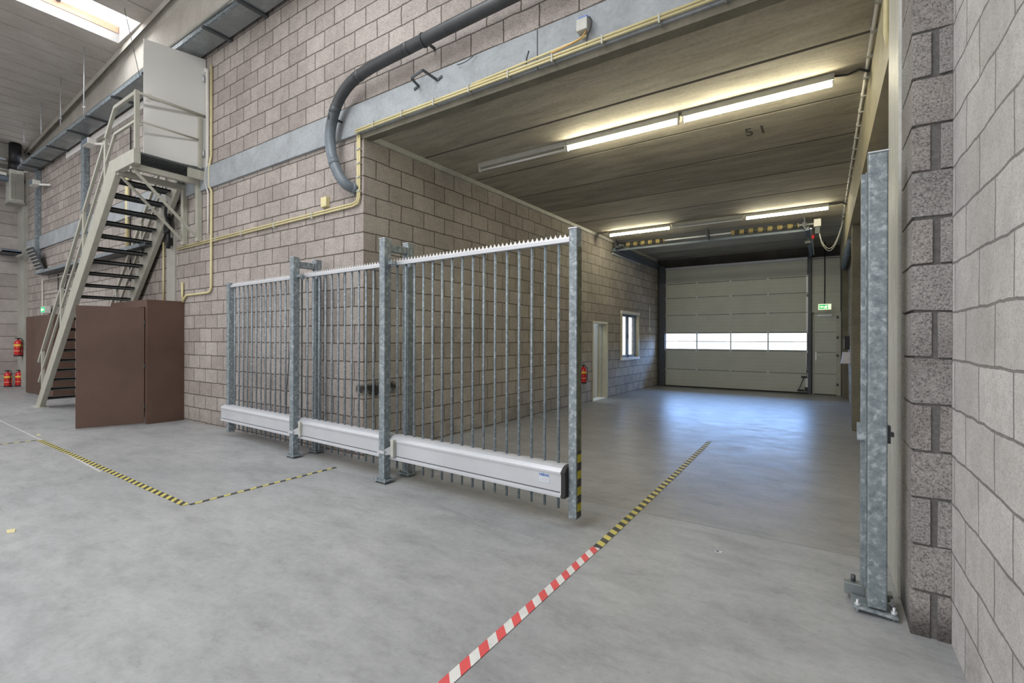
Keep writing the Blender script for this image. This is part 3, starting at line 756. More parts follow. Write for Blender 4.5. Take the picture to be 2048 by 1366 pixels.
def portal(x, yf, yr, zt, label):
    t = thing('gate_guide_frame', label, 'gate post', (x, (yf + yr) / 2, 0), grz, 'galvanised gate guide frames')
    a = -(yr - yf) / 2; b = -a; w = .037
    for q in (a, b):
        obj('post', MB().box(-w, w, q - w, q + w, .03, zt), 'galv', t, True, .005)
        obj('post_cap', MB().box(-w - .002, w + .002, q - w - .002, q + w + .002, zt, zt + .006), 'alu', t, True)
        mb_ = MB().box(-.075, .075, q - .06, q + .06, .018, .03)
        for sx in (-.055, .055):
            mb_.tube([(sx, q - .045, 0), (sx, q - .045, .045)], .008, 8)
        obj('base_plate', mb_, 'galv', t, True)
    obj('crossbar', MB().box(-.028, .028, a + w, b - w, zt - .105, zt - .04), 'galv', t, True, .004)
    gy = .0
    obj('guide_roller', MB().box(.037, .09, a + .0, a + .04, 1.93, 1.96).tube([(.075, a + .05, 1.91), (.075, a + .05, 1.96)], .014, 10), 'galv', t, True)
    obj('guide_roller', MB().box(.037, .09, b - .04, b, 1.93, 1.96).tube([(.075, b - .05, 1.91), (.075, b - .05, 1.96)], .014, 10), 'galv', t, True)
    mb_ = MB(); mb_.box(-w - .008, w + .008, a - w - .01, a + w + .002, .262, .288)
    mb_.hex([(w, a - .03, .25), (w + .045, a + .015, .25), (w + .045, a + .02, .25), (w, a - .02, .25), (w, a - .03, .30), (w + .045, a + .015, .335), (w + .045, a + .02, .335), (w, a - .02, .30)])
    obj('clamp', mb_, 'alu', t, True)
    obj('stop_plate', MB().box(w + .045, w + .08, a - .005, a + .03, .235, .385), 'palegreen', t, True, .003)
    return t
portal(-4.745, 2.955, 3.215, 2.145, 'left galvanised post pair holding the gate between its posts')
portal(-3.25, 2.885, 3.155, 2.16, 'middle galvanised post pair nearest the wall corner holding the gate')

# catch post
cp = thing('gate_catch_post', 'galvanised steel catch post standing before the right pier', 'gate post', (.205, 2.77, 0), 0)
obj('post', MB().box(.172, .245, 2.735, 2.81, .035, 2.135), 'galv', cp, bevel=.006)
obj('post_cap', MB().box(.170, .247, 2.733, 2.812, 2.135, 2.142), 'alu', cp)
obj('catch_channel', MB().box(.150, .172, 2.83, 2.86, .09, 2.07).box(.166, .172, 2.80, 2.86, .09, 2.07), 'galv', cp, bevel=.002)
mb = MB(); mb.hex([(.115, 2.72, .022), (.285, 2.72, .012), (.285, 2.84, .012), (.115, 2.84, .022), (.115, 2.72, .036), (.285, 2.72, .024), (.285, 2.84, .024), (.115, 2.84, .036)])
obj('base_plate', mb, 'galv', cp, bevel=.002)
for (bx, by) in ((.135, 2.74), (.27, 2.745), (.27, 2.825)):
    obj('anchor_bolt', MB().tube([(bx, by, 0), (bx, by, .058)], .006, 8).tube([(bx, by, .026), (bx, by, .040)], .013, 6), 'alu', cp)
obj('foot_receiver', MB().box(.088, .172, 2.85, 2.90, .024, .080), 'duct', cp, bevel=.003)
obj('foot_receiver', MB().box(.245, .278, 2.87, 2.92, .02, .055), 'duct', cp)
obj('receiver_bolt', MB().tube([(.125, 2.885, .08), (.125, 2.885, .11)], .010, 8), 'darksteel', cp)
obj('receiver_leg', MB().tube([(.13, 2.86, 0), (.13, 2.86, .035)], .01, 8), 'darksteel', cp)
obj('latch_box', MB().box(.135, .171, 2.80, 2.84, .79, .875), 'galv', cp, bevel=.004)
obj('latch_box', MB().box(.245, .262, 2.80, 2.85, .79, .87).box(.255, .275, 2.81, 2.84, .82, .84), 'darksteel', cp)

# ================================================================== STEEL STAIR
st = thing('steel_staircase', 'sage green steel staircase with dark grating treads rising to a landing', 'staircase', (-12.1, 2.85, 0))
YO, YI = 2.50, 3.22
XT, ZT, XB = -8.42, 3.76, -12.15
def stringer(y0, y1):
    mb_ = MB(); h = .13
    mb_.prism([(XB - .10, 0), (XB + .16, 0), (XT + .14, ZT - .19), (XT + .14, ZT - .02), (XT - .13, ZT - .02)], 'y', y0, y1)
    return mb_
obj('stringer', stringer(YO - .04, YO + .035), 'stairpaint', st, bevel=.006)
obj('stringer', stringer(YI, YI + .07), 'stairpaint', st, bevel=.006)
obj('foot_plate', MB().box(XB - .2, XB + .24, YO - .08, YO + .08, 0, .012), 'palegreen', st)
for k in range(1, 21):
    z = ZT - ZT / 21 * k; xq = XT - (ZT - z) * ((XT - XB) / ZT)
    mb_ = MB(); mb_.box(xq - .10, xq + .10, YO + .035, YI, z - .012, z + .006)
    mb_.box(xq + .09, xq + .10, YO + .05, YI, z - .035, z + .006); mb_.box(xq - .10, xq - .09, YO + .05, YI, z - .035, z + .006)
    obj('tread', mb_, 'tread', st)
# landing
XL1 = -7.62
mb = MB()
for i in range(19): mb.box(XT + .05, XL1, YO + .05 + i * .043, YO + .056 + i * .043, ZT - .025, ZT)
for i in range(20): mb.box(XT + .06 + i * .039, XT + .065 + i * .039, YO + .03, YI + .08, ZT - .025, ZT)
obj('landing_grating', mb, 'tread', st)
mb = MB(); mb.box(XT - .10, XL1, YO - .042, YO + .037, ZT - .16, ZT + .03)
obj('landing_edge', mb, 'stairpaint', st, bevel=.004)
obj('landing_edge', MB().box(XL1 - .03, XL1, YO + .6, YI + .1, ZT - .16, ZT - .02), 'stairpaint', st)
for bx in (-7.80, -8.27):
    mb_ = MB(); mb_.box(bx - .035, bx + .035, YO - .02, 3.34, ZT - .20, ZT - .12)
    mb_.box(bx - .04, bx + .04, 3.28, 3.345, 2.72, ZT - .12)
    mb_.bar((bx, YO + .02, ZT - .2), (bx, 3.29, 2.78), .04, .03)
    obj('support_bracket', mb_, 'stairpaint', st, bevel=.003)
# guard rails
def rails(y, inner=False):
    x1 = XL1 if not inner else XT
    for dz, w_, h_ in ((.79, .04, .05), (.42, .03, .04)):
        mb_ = MB()
        if not inner: mb_.bar((XL1 - .006, y, ZT + dz), (XT + .0, y, ZT + dz), w_, h_)
        else: mb_.bar((XT + .2, y, ZT + dz), (XT + .0, y, ZT + dz), w_, h_)
        mb_.bar((XT, y, ZT + dz), (XB - .05, y, dz + .04), w_, h_)
        obj('handrail' if dz > .5 else 'mid_rail', mb_, 'stairpaint', st, bevel=.003)
    for px in (-8.78, -9.72, -10.85, -11.95):
        zz = ZT - (XT - px)
        obj('baluster', MB().box(px - .03, px + .03, y - .02, y + .02, zz - .1, zz + .80), 'stairpaint', st, bevel=.003)
rails(YO); rails(YI + .03, True)
obj('landing_post', MB().box(XL1 - .05, XL1 - .002, YO - .026, YO + .026, ZT + .031, ZT + .82), 'stairpaint', st, bevel=.003)
obj('landing_post', MB().box(XL1 - .048, XL1 + .003, YI + .02, YI + .06, ZT - .15, ZT + .76), 'stairpaint', st, bevel=.003)
for dz, r_ in ((.79, .02), (.42, .013)):
    obj('guard_rail', MB().tube([(XL1 - .02, YO, ZT + dz), (XL1 - .02, 3.34 if dz > .5 else YI + .05, ZT + dz)], r_, 10), 'stairpaint', st)
# white upper door leaf
dl = thing('upper_door', 'open glossy white door leaf standing on the stair landing', 'door', (-7.58, 3.34, 3.78))
hx, hy, ex, ey = -7.66, 3.345, -7.835, 2.635
dv = Vector((ex - hx, ey - hy, 0)); nn_ = Vector((-dv.y, dv.x, 0)).normalized() * .02
mb = MB(); a = Vector((hx, hy, 0)); c = Vector((ex, ey, 0))
mb.hex([(*(a - nn_).xy, 3.79), (*(a + nn_).xy, 3.79), (*(c + nn_).xy, 3.79), (*(c - nn_).xy, 3.79), (*(a - nn_).xy, 5.4), (*(a + nn_).xy, 5.4), (*(c + nn_).xy, 5.4), (*(c - nn_).xy, 5.4)])
obj('leaf', mb, 'whitedoor', dl, bevel=.003)
hd = a + dv * .93
mb = MB(); sgn = 1 if nn_.x > 0 else -1
o1 = hd + nn_ * sgn * 1.0; o2 = hd + nn_ * sgn * 3.2
mb.box(o1.x - .004, o1.x + .012, o1.y - .025, o1.y + .025, 4.55, 4.66)
mb.tube([(o1.x, o1.y, 4.60), (o2.x, o2.y, 4.60), (o2.x + .03, o2.y + .12, 4.60)], .008, 8)
obj('door_handle', mb, 'white', dl)
obj('hinge', MB().cyl((-7.625, 3.30, 5.05), 5.15, .014, 8), 'alu', dl)
obj('hinge', MB().cyl((-7.625, 3.30, 3.95), 4.05, .014, 8), 'alu', dl)
obj('door_frame', MB().box(-7.60, -7.55, 3.32, 3.352, 3.80, 5.22).box(-8.4, -7.60, 3.32, 3.352, 5.2, 5.26), 'white', dl)
obj('dark_opening', MB().box(-8.38, -7.66, 3.346, 3.352, 3.80, 5.2), 'black', dl)
tag(obj('door_stay_wire', MB().tube([(-8.9, 2.75, zroof(-8)), (-7.86, 2.60, 4.88)], .004, 5), 'darksteel'), 'thin stay wire from the roof to the white door', 'wire')

# ================================================================== BROWN ENCLOSURES
bc = thing('plywood_cabinet', 'brown plywood cabinet with open door under the stair landing', 'cabinet', (-9.0, 3.1, 0))
obj('side_panel', MB().box(-8.37, -8.35, 2.861, 3.347, 0, 1.849), 'brown', bc, bevel=.002)
obj('front_panel', MB().box(-9.8, -8.37, 2.86, 2.88, 1.74, 1.85).box(-9.8, -9.22, 2.86, 2.88, 0, 1.74).box(-8.42, -8.37, 2.86, 2.88, 0, 1.74), 'brown', bc, bevel=.002)
obj('top_panel', MB().box(-9.8, -8.37, 2.88, 3.347, 1.83, 1.848), 'brown', bc)
obj('side_panel', MB().box(-9.8, -9.78, 2.88, 3.347, 0, 1.83), 'brown', bc)
H_, E_ = Vector((-8.425, 2.855, 0)), Vector((-8.66, 2.14, 0)); dv = (E_ - H_); nn_ = Vector((-dv.y, dv.x, 0)).normalized() * .01
mb = MB(); mb.hex([(*(H_ - nn_).xy, .015), (*(H_ + nn_).xy, .015), (*(E_ + nn_).xy, .015), (*(E_ - nn_).xy, .015), (*(H_ - nn_).xy, 1.73), (*(H_ + nn_).xy, 1.73), (*(E_ + nn_).xy, 1.73), (*(E_ - nn_).xy, 1.73)])
dd = obj('door', mb, 'brown', bc, bevel=.002)
for zz in (.25, .85, 1.5): obj('hinge', MB().cyl((-8.41, 2.848, zz - .04), zz + .04, .008, 8), 'darksteel', dd)
bc2 = thing('plywood_cabinet', 'brown plywood cabinet standing beyond the foot of the staircase', 'cabinet', (-14.2, 3.15, 0))
obj('side_panel', MB().box(-13.62, -13.60, 3.001, 3.347, .02, 1.78), 'brown', bc2, bevel=.002)
obj('front_panel', MB().box(-14.95, -13.62, 3.0, 3.02, .02, 1.78), 'brown', bc2, bevel=.002)
obj('plinth', MB().box(-14.9, -13.59, 2.99, 3.347, 0, .09), 'brown', bc2)
obj('door', MB().hex([(-14.97, 3.0, .02), (-14.95, 3.0, .02), (-15.35, 2.93, .02), (-15.37, 2.93, .02), (-14.97, 3.0, 1.76), (-14.95, 3.0, 1.76), (-15.35, 2.93, 1.76), (-15.37, 2.93, 1.76)]), 'brown', bc2)

# ================================================================== FIRE EXTINGUISHERS
def extinguisher(x, y, z, label, s=1.0, group='fire extinguishers', face=(1, 0)):
    t = thing('fire_extinguisher', label, 'fire extinguisher', (x, y, z), 0, group)
    r = .078 * s; h = .40 * s
    obj('cylinder', MB().lathe(x, y, [(r * .9, z + .001), (r, z + .015), (r, z + h * .82), (r * .85, z + h * .92), (r * .4, z + h), (r * .3, z + h + .01)], 20), 'red', t)
    obj('base_ring', MB().lathe(x, y, [(r * 1.02, z), (r * 1.03, z + .035 * s)], 20), 'black', t)
    obj('valve', MB().cyl((x, y, z + h), z + h + .04 * s, r * .28, 10).box(x - .015, x + .015, y - .06 * s, y + .05 * s, z + h + .035 * s, z + h + .055 * s), 'black', t)
    obj('label_band', MB().lathe(x, y, [(r * 1.012, z + h * .60), (r * 1.012, z + h * .74)], 20), 'yellowlabel', t)
    obj('label_band', MB().lathe(x, y, [(r * 1.012, z + h * .30), (r * 1.012, z + h * .36)], 20), 'orangelabel', t)
    obj('hose', MB().tube([(x, y + .05 * s, z + h + .04 * s), (x + r * .9, y + .06 * s, z + h * .95), (x + r * 1.08, y + .03, z + h * .6), (x + r * 1.08, y + .02, z + h * .2)], .009 * s, 6), 'black', t)
    return t
extinguisher(-17.75, 3.05, 0, 'red fire extinguisher on the floor at the end wall, left of two', .95)
extinguisher(-17.72, 3.25, 0, 'red fire extinguisher on the floor nearest the far corner column', .95)
extinguisher(-17.45, 3.185, .80, 'red fire extinguisher mounted on the far corner column', 1.05)
extinguisher(xl(8.4) + .09, 8.42, .42, 'red fire extinguisher hung on the passage wall beside the doorway', .8)
tag(obj('wall_hook', MB().box(xl(8.4) - .01, xl(8.4) + .03, 8.38, 8.44, .82, .98), 'darksteel'), 'dark hook bracket above the passage fire extinguisher', 'bracket')

# ================================================================== PIPES AND CONDUITS
def arc(pts, n=6):
    """smooth polyline by Catmull-Rom"""
    P_ = [Vector(p) for p in pts]; P_ = [P_[0] * 2 - P_[1]] + P_ + [P_[-1] * 2 - P_[-2]]; out = []
    for i in range(1, len(P_) - 2):
        a, b, c, d = P_[i - 1:i + 3]
        for k in range(n):
            t = k / n
            out.append(.5 * ((2 * b) + (c - a) * t + (2 * a - 5 * b + 4 * c - d) * t * t + (3 * b - a - 3 * c + d) * t ** 3))
    out.append(P_[-2]); return out
pp = thing('drain_pipe', 'thick dark grey pipe curving down over the lintel into the wall', 'pipe', (-4.2, 3.3, 2.85))
path = arc([(-4.22, 3.38, 2.89), (-4.26, 3.24, 2.92), (-4.37, 3.2, 3.08), (-4.47, 3.2, 3.32), (-4.48, 3.2, 3.55), (-4.38, 3.2, 3.78), (-4.2, 3.2, 3.93), (-3.95, 3.2, 4.0), (-3.5, 3.2, 4.03), (-2.2, 3.2, 4.06), (.4, 3.2, 4.10)], 5)
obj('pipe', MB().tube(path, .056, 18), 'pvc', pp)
for i in (2, 12, 24, 34, 41):
    p = path[i]; q = path[i + 1]; d = (q - p).normalized() * .035
    obj('coupling', MB().tube([p - d, p + d], .0575, 18), 'pvc', pp)
for (px, pz) in ((-4.44, 3.66), (-3.1, 4.04)):
    obj('pipe_clamp', MB().box(px - .012, px + .012, 3.14, 3.35, pz - .008, pz + .008).tube([(px - .01, 3.2, pz), (px + .01, 3.2, pz)], .064, 16), 'darksteel', pp)

def conduit(paths, r, mat, label, clips=None, cat='conduit'):
    t = thing('electrical_conduit', label, cat, paths[0][0])
    for p in paths: obj('conduit_pipe', MB().tube(p, r, 8), mat, t)
    if clips:
        for c in clips: obj('clip', MB().box(*c), 'palegreen', t)
    return t
yc = YW - .025
conduit([[(-4.185, yc, 3.46), (-4.185, yc, 2.80), (-4.20, yc, 2.755), (-4.26, yc, 2.74), (-8.55, yc, 2.705)],
         [(-4.155, yc, 3.46), (-4.155, yc, 2.79), (-4.18, yc, 2.73), (-4.26, yc, 2.712), (-8.55, yc, 2.675)]], .011, 'yellowpipe',
        'pair of cream conduits running along the wall from the opening corner to the stair', [(-4.2, -4.14, yc - .015, YW, z, z + .015) for z in (2.85, 3.0, 3.15, 3.3)] + [(x, x + .015, yc - .015, YW, 2.67, 2.755) for x in (-5, -5.8, -6.6, -7.3)])
yl = YW - .06
conduit([[(-4.18, yl, ZC + .005), (.42, yl, ZC + .025)], [(-4.18, yl, ZC + .03), (.42, yl, ZC + .05)], [(-2.6, yl, ZC + .055), (-1.6, yl, ZC + .085), (-1.5, yl, ZC + .10)]], .010, 'yellowpipe',
        'bundle of cream conduits clipped along the bottom edge of the lintel', [(x, x + .012, yl - .014, YW - .03, ZC - .01, ZC + .055) for x in [-3.9 + .42 * k for k in range(10)]])
conduit([[(-7.445, yc, 5.25), (-7.44, yc, 3.93), (-7.47, yc, 3.86), (-7.50, yc, 3.74), (-7.50, yc, 3.5), (-7.43, yc, 3.42), (-7.43, yc, 2.02), (-7.47, yc, 1.96), (-7.55, yc, 1.945), (-8.22, yc, 1.94), (-8.30, yc, 1.90), (-8.34, yc, 1.84)],
         [(-8.36, yc, 1.86), (-8.36, yc, 2.15)]], .017, 'yellowpipe',
        'thick cream conduit dropping from the duct beside the landing to the brown cabinet')
conduit([[(-7.54, yc, 5.2), (-7.54, yc, 3.9), (-7.60, yc, 3.76), (-7.62, yc, 3.6), (-7.53, yc, 3.4), (-7.53, yc, 2.8)]], .013, 'whitepipe',
        'pale pinkish conduit on the wall beside the white door')
conduit([[(-9.05, yc, 1.85), (-9.05, yc, 2.85)]], .014, 'yellowpipe', 'short cream conduit rising behind the lower stair treads')
conduit([[(-10.6, yc, 2.85), (-10.6, yc, 4.2)]], .03, 'yellowpipe', 'thick cream conduit seen between the stair treads')
conduit([[(-10.45, yc, 5.1), (-10.45, yc, 2.3)]], .012, 'rubber', 'black conduit on the wall behind the stair')
conduit([[(.285, 3.47, ZC - .02), (.285, 13.0, ZC - .02)]], .012, 'whitepipe', 'white cable run along the edge of the right beam', [(.27, .31, y, y + .02, ZC - .04, ZC) for y in [3.8 + .35 * k for k in range(20)]])
conduit([[(.298, 3.46, 4.0), (.298, 3.46, 3.05), (.31, 3.50, 3.0), (.38, 3.50, 2.96)]], .014, 'yellowpipe', 'cream conduit beside the pale column at the right')
conduit([[(.438, 4.4, 2.55), (.438, 5.2, 3.3)], [(.43, 4.2, 2.1), (.43, 4.6, 2.75)]], .012, 'whitepipe', 'slanting pale cables on the right passage wall')

def wallbox(name, x0, x1, z0, z1, mat, label, cat, y1=YW, d=.05):
    return tag(obj(name, MB().box(x0, x1, y1 - d, y1, z0, z1), mat, bevel=.004), label, cat)
wallbox('junction_box', -4.80, -4.70, 2.775, 2.885, 'yellowpipe', 'cream junction box on the wall above the conduits', 'junction box')
wallbox('wall_tag', -4.155, -4.20, 2.93, 3.0, 'paper', 'small white tag on the wall beside the pipe end', 'tag', d=.012)
jb = thing('open_junction_box', 'small open grey box with dangling wires on the lintel', 'junction box', (-1.52, 3.3, 3.6))
obj('housing', MB().box(-1.57, -1.48, 3.25, 3.315, 3.60, 3.69), 'palegreen', jb, bevel=.005)
obj('blue_cap', MB().box(-1.56, -1.49, 3.27, 3.31, 3.69, 3.715), 'blue', jb)
obj('wire', MB().tube(arc([(-1.475, 3.28, 3.70), (-1.45, 3.27, 3.65), (-1.46, 3.27, 3.60), (-1.49, 3.28, 3.56), (-1.50, 3.29, 3.50)]), .004, 6), 'rubber', jb)
obj('wire', MB().tube(arc([(-1.5, 3.28, 3.60), (-1.55, 3.28, 3.56), (-1.68, 3.28, 3.54), (-1.8, 3.28, 3.53)]), .006, 6), 'copper', jb)
hb = MB(); y = 3.29
for a, b_ in zip([(-3.33, YW - .04, 3.70), (-3.27, YW - .04, 3.715), (-3.25, y - .1, 3.73), (-3.10, y - .1, 3.76), (-3.03, YW - .04, 3.70)], [(-3.27, YW - .04, 3.715), (-3.25, y - .1, 3.73), (-3.10, y - .1, 3.76), (-3.03, YW - .04, 3.70), (-2.97, YW - .04, 3.72)]):
    hb.bar(a, b_, .012, .022)
tag(obj('iron_bracket', hb, 'darksteel'), 'black iron handle shaped bracket fixed to the lintel', 'bracket')
tag(obj('wire_stub', MB().tube(arc([(-2.78, 3.30, 3.76), (-2.72, 3.28, 3.74), (-2.64, 3.28, 3.745), (-2.57, 3.30, 3.79)]), .004, 6), 'darksteel'), 'thin curled wire stub on the lintel top edge', 'wire')
tag(obj('bolt_hook', MB().tube([(-2.05, 3.31, 3.52), (-2.02, 3.27, 3.56), (-2.0, 3.27, 3.61)], .006, 6), 'darksteel'), 'small rusty hook on the lintel right of the iron bracket', 'hook')
mk = textmesh('ceiling_mark', '5 1', .17, 'darkmark', None, Matrix.Translation((-.60, 5.56, ZC - .001)) @ Matrix.Rotation(PI, 4, 'X') @ Matrix.Diagonal((.95, 1.7, 1, 1)), .004)
tag(mk, 'faint dark stencilled marks 5 1 on the passage ceiling slab', 'marking')

# black cable bundle on column behind the stair
tag(obj('cable_coil', MB().tube(arc([(-8.62, 3.26, 3.5), (-8.68, 3.22, 3.25), (-8.60, 3.24, 3.05), (-8.70, 3.22, 2.95), (-8.72, 3.26, 3.2), (-8.64, 3.24, 3.4), (-8.7, 3.26, 2.7)]), .03, 8), 'black'), 'black cable bundle hanging behind the stair top', 'cable')
wallbox('switch_box', -8.79, -8.70, 2.76, 2.88, 'black', 'small black switch box on the column behind the stair', 'switch', y1=3.325, d=.06)

# ================================================================== DUCT, TRAYS, CORNER EQUIPMENT
du = thing('sheet_metal_duct', 'grey sheet metal duct running along the wall under the roof girder', 'duct', (-11, 3.05, 5.2))
obj('duct_body', MB().box(-16.6, .28, 3.03, 3.30, 5.43, 5.56), 'duct', du, bevel=.003)
obj('perforated_edge', MB().box(-16.6, .28, 3.0, 3.03, 5.43, 5.49), 'galv', du)
for x in (-16.0, -15.2, -14.0, -12.6, -11.5, -10.2, -8.9, -6.9, -6.0):
    obj('cross_strap', MB().box(x - .03, x + .03, 2.97, 3.35, 5.41, 5.4299), 'darksteel', du)
tag(obj('cable_pipe', MB().tube([(-14.5, yg(-14.5) - .01, z3(-14.5) + .04), (.28, yg(.28) + .06, z3(.28) + .04)], .022, 8), 'column'), 'grey pipe along the lower edge of the roof girder', 'pipe')
for i, (x, y, z0, lb) in enumerate(((-10.65, 2.73, 5.12, 'nearest the skylight'), (-12.3, 2.81, 5.38, 'second from the skylight'), (-13.96, 2.88, 5.63, 'third from the skylight'), (-15.6, 2.93, 5.84, 'farthest from the skylight'))):
    tag(obj('hanging_rod', MB().tube([(x, y, z0), (x, y, zroof(x))], .008, 6).box(x - .015, x + .015, y - .015, y + .015, z0 + .12, z0 + .15), 'alu'), 'thin threaded rod hanging from the roof, ' + lb, 'rod')
for (x, lb) in ((-12.87, 'nearer the stair'), (-16.35, 'beside the far corner')):
    t = thing('steel_channel', 'vertical galvanised channel on the wall ' + lb, 'channel', (x, 3.31, 2.9), 0)
    obj('web', MB().box(x - .14, x + .14, 3.29, 3.345, 3.0, 5.42), 'galv', t)
    obj('flange', MB().box(x + .14, x + .16, 3.26, 3.345, 3.0, 5.42), 'galv', t)
for (x, z, lb) in ((-11.9, 5.08, 'beside the stair handrail'), (-15.7, 4.97, 'near the far corner')):
    t = thing('floodlight', 'small white floodlight on a bracket ' + lb, 'light', (x, 3.25, z), 0, 'white wall floodlights')
    obj('head', MB().box(x - .24, x + .10, 3.08, 3.22, z - .05, z + .06), 'white', t, bevel=.01)
    obj('bracket', MB().bar((x + .05, 3.2, z - .03), (x + .42, 3.335, z - .07), .05, .04), 'white', t)
    obj('lens', MB().box(x - .22, x + .08, 3.07, 3.08, z - .04, z + .045), 'bluegrey', t)
eb = thing('distribution_box', 'pale grey vented box hung high in the far corner', 'box', (-17.2, 3.2, 4.7))
obj('casing', MB().box(-17.75, -17.35, 3.0, 3.27, 4.78, 5.6), 'palegreen', eb, bevel=.01)
mb = MB()
for k in range(8): mb.box(-17.345, -17.340, 3.03 + k * .028, 3.045 + k * .028, 4.85, 5.5)
mb.box(-17.8, -17.33, 2.98, 3.28, 4.74, 4.78)
obj('louvres', mb, 'column', eb)
tag(obj('vertical_duct', MB().tube([(-17.45, 3.12, 5.75), (-17.45, 3.12, zroof(-17.4))], .12, 20).tube([(-17.45, 3.12, 5.6), (-17.45, 3.12, 5.8)], .13, 20), 'black'), 'black round duct rising to the roof in the far corner', 'duct')
for (z, lb) in ((6.1 - .25, 'upper'), (5.58, 'middle')):
    tag(obj('steam_pipe', MB().tube([(-17.5, -6, z), (-17.5, 3.3, z)], .035, 10), 'whitepipe'), lb + ' pale pipe along the far end wall', 'pipe')
tag(obj('steel_rail', MB().box(-17.6, -17.4, -4, 3.3, 5.3, 5.4), 'bluegrey'), 'dark green grey steel rail along the far end wall', 'rail')
tag(obj('batten_light', MB().box(-17.5, -17.35, 2.3, 2.95, 5.41, 5.48), 'white', bevel=.01), 'unlit white batten light on the far end wall rail', 'light')
# trays
t = thing('cable_tray', 'dark cable tray projecting from the far end wall near the corner', 'cable tray', (-17.6, 3.1, 3.5))
obj('tray_base', MB().box(-18.0, -17.2, 2.85, 3.2, 3.45, 3.48), 'darksteel', t)
obj('tray_side', MB().box(-17.22, -17.2, 2.85, 3.2, 3.45, 3.52), 'bluegrey', t)
t = thing('cable_tray', 'tilted dark grille tray on the wall near the far corner', 'cable tray', (-15.9, 3.2, 3.2))
mb = MB(); mb.hex([(-16.3, 3.1, 3.44), (-15.75, 3.1, 3.44), (-15.55, 3.28, 2.83), (-16.1, 3.28, 2.83), (-16.3, 3.13, 3.46), (-15.75, 3.13, 3.46), (-15.55, 3.31, 2.85), (-16.1, 3.31, 2.85)])
obj('tray_base', mb, 'darksteel', t)
mb = MB()
for k in range(9):
    f_ = k / 8; mb.bar((-16.3 + .2 * f_, 3.09 + .18 * f_, 3.45 - .61 * f_), (-15.75 + .2 * f_, 3.09 + .18 * f_, 3.45 - .61 * f_), .015, .02)
obj('grille', mb, 'column', t)
t = thing('cable_tray', 'long dark cable tray low on the wall behind the staircase', 'cable tray', (-12.5, 3.2, 2.8))
obj('tray_base', MB().box(-15.6, -9.2, 3.12, 3.34, 2.78, 2.81), 'darksteel', t)
obj('tray_side', MB().box(-15.6, -9.2, 3.11, 3.125, 2.78, 2.84), 'galv', t)
mb = MB()
for k, y in enumerate((3.17, 3.22, 3.27)): mb.tube([(-15.4, y, 2.83), (-9.3, y, 2.835)], .012, 6)
obj('cables', mb, 'whitepipe', t)
conduit([[(-15.95, yc, 2.7), (-15.95, yc, .8)], [(-16.0, yc, 2.68), (-13.2, yc, 2.68)], [(-15.9, yc, 2.35), (-13.2, yc, 2.35)]], .012, 'whitepipe', 'thin pale conduits on the wall near the far corner')
conduit([[(-14.7, yc, 2.75), (-14.7, yc, 2.0)], [(-13.9, yc, 2.75), (-14.5, yc, 2.05)]], .01, 'rubber', 'dark cables dropping to the small exit sign')
es = thing('exit_sign', 'small pale exit sign above the far brown cabinet', 'sign', (-15.3, 3.2, 1.95))
obj('lightbox', MB().box(-15.5, -15.15, 3.2, 3.3, 1.86, 2.02), 'white', es, bevel=.005)
obj('green_field', MB().box(-15.48, -15.17, 3.196, 3.2, 1.88, 2.0), 'exitgreen', es)
obj('arrow', MB().prism([(-15.45, 1.94), (-15.36, 1.98), (-15.36, 1.955), (-15.22, 1.955), (-15.22, 1.925), (-15.36, 1.925), (-15.36, 1.9)], 'y', 3.19, 3.196), 'exitwhite', es)

# passage wall details
xx = xl(12.6)
tag(obj('light_switch', MB().box(xx, xx + .03, 12.42, 12.50, 1.50, 1.60).tube([(xx + .012, 12.46, 1.6), (xx + .012, 12.46, 2.15)], .010, 6), 'white', bevel=.003), 'white switch with conduit on the passage wall near the sectional door', 'switch')
xx = xl(10.5)
tag(obj('surface_conduit', MB().tube([(xx + .012, 9.7, 2.0), (xx + .03, 12.1, 2.0)], .009, 6).tube([(xx - .01, 9.62, 1.66), (xx - .01, 9.62, 2.01)], .009, 6), 'column'), 'thin conduit along the passage wall above the small window', 'conduit')
cb_ = thing('control_box', 'black door control box on the right passage wall near the exit door', 'control box', (.4, 12.2, 1.2))
obj('housing', MB().box(.36, .45, 12.0, 12.12, 1.08, 1.36), 'black', cb_, bevel=.006)
obj('buttons', MB().box(.355, .36, 12.03, 12.05, 1.1, 1.3), 'alu_bright', cb_)
tag(obj('paper_holder', MB().hex([(.30, 11.7, .80), (.45, 11.7, .80), (.45, 12.0, .80), (.30, 12.0, .80), (.33, 11.75, 1.03), (.45, 11.75, 1.03), (.45, 11.98, 1.03), (.33, 11.98, 1.03)]), 'paper'), 'white paper holder on the right wall beside the exit door', 'paper holder')
tag(obj('blue_pipe', MB().tube([(.36, 9.2, 2.86), (.36, 12.6, 2.86)], .05, 10), 'bluegrey'), 'blue grey pipe hung under the right beam near the door', 'pipe')

# outdoor ground and building outside the windows
struct('ground', MB().box(-25, 15, 14.2, 40, -.3, -.05), 'greylight', 'pale paved yard outside the door', 'ground')
bo = thing('far_building', 'white industrial building across the yard seen through the door windows', 'building', (-3, 30, 0))
obj('facade', MB().box(-7.5, 12, 30, 34, 0, 4.2), 'whitereveal', bo)
for k in range(5): obj('window', MB().box(-6.5 + k * 3.4, -4.8 + k * 3.4, 29.96, 29.99, .9, 2.0), 'labelwhite', bo)

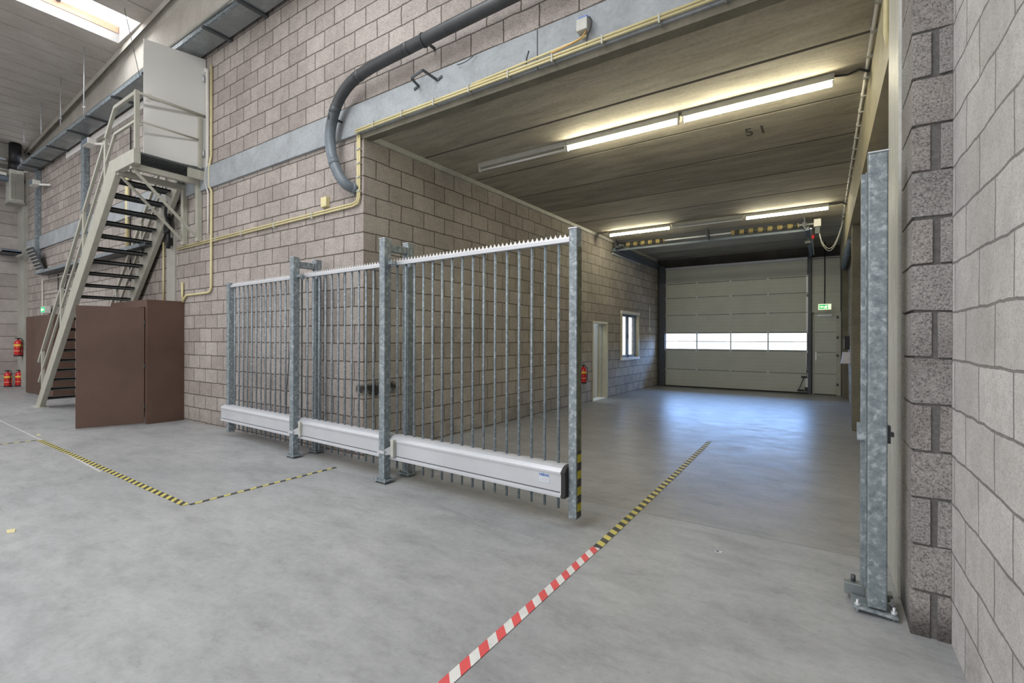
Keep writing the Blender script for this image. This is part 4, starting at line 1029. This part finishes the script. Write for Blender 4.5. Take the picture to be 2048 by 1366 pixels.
# ================================================================== LIGHTS
def area(name, loc, size, rot, power, col=(1, 1, 1)):
    l = bpy.data.lights.new(name, 'AREA'); l.shape = 'RECTANGLE'; l.size, l.size_y = size; l.energy = power; l.color = col
    o = bpy.data.objects.new(name, l); COL.objects.link(o); o.location = loc; o.rotation_euler = rot; return o
DAY = (.96, .98, 1.0)
area('skylight_fill_right', (-3.6, -2.8, 6.2), (1.6, 9.5), (0, 0, 0), 470, DAY)  # soft fill lamp added out of view, like a further skylight strip
area('skylight_fill_left', (-14.5, -3.8, 6.2), (1.4, 9), (0, 0, 0), 370, DAY)  # second unseen fill lamp under the closed roof, standing in for a skylight row
area('hall_bounce', (-5.5, -7.5, 3.2), (11, 5), (math.radians(-84), 0, PI), 310, (1, .985, .965))
area('skylight_glow', (-9.56, 1.2, 6.54), (.7, 3.0), (0, 0, 0), 42, DAY)
area('door_daylight', (-1.98, 16.0, 2.6), (7.0, 1.9), (math.radians(-72), 0, 0), 1000, (.20, .46, 1.0))
area('side_room_light', (-4.9, 9.4, 2.2), (.8, .8), (0, 0, 0), 14, (.75, .88, 1.0))

w = bpy.data.worlds.new('world'); bpy.context.scene.world = w; w.use_nodes = True
bg = w.node_tree.nodes['Background']; bg.inputs[0].default_value = (.93, .96, 1, 1); bg.inputs[1].default_value = 3.4

# ================================================================== SCALE TO METRES
done = set()
for o in list(bpy.context.scene.objects):
    o.location = o.location * S
    if o.type == 'MESH' and o.data.name not in done:
        done.add(o.data.name); o.data.transform(Matrix.Scale(S, 4))
    if o.type == 'LIGHT':
        o.data.size *= S; o.data.size_y *= S; o.data.energy *= S * S

# ================================================================== CAMERA
cam = bpy.data.cameras.new('camera'); co = bpy.data.objects.new('camera', cam); COL.objects.link(co)
F_PX = 945.0; YAW = math.radians(33.4); ROLL = math.radians(.15)
cam.sensor_fit = 'HORIZONTAL'; cam.sensor_width = 36; cam.lens = F_PX * 36 / 2048
cam.shift_y = -(683 - 679.0) / 2048 
cam.clip_start = .02; cam.clip_end = 200
co.location = (0, 0, 1.27 * S)
co.matrix_world = Matrix.Translation(co.location) @ Matrix.Rotation(YAW, 4, 'Z') @ Matrix.Rotation(PI / 2, 4, 'X') @ Matrix.Rotation(ROLL, 4, 'Z')
sc = bpy.context.scene; sc.camera = co
sc.view_settings.view_transform = 'Standard'; sc.view_settings.look = 'None'; sc.view_settings.exposure = 0; sc.view_settings.gamma = 1
sc.cycles.max_bounces = 7; sc.cycles.diffuse_bounces = 4; sc.cycles.use_adaptive_sampling = True; sc.cycles.adaptive_threshold = .025; sc.cycles.caustics_reflective = False; sc.cycles.caustics_refractive = False
sc.cycles.sample_clamp_indirect = 6
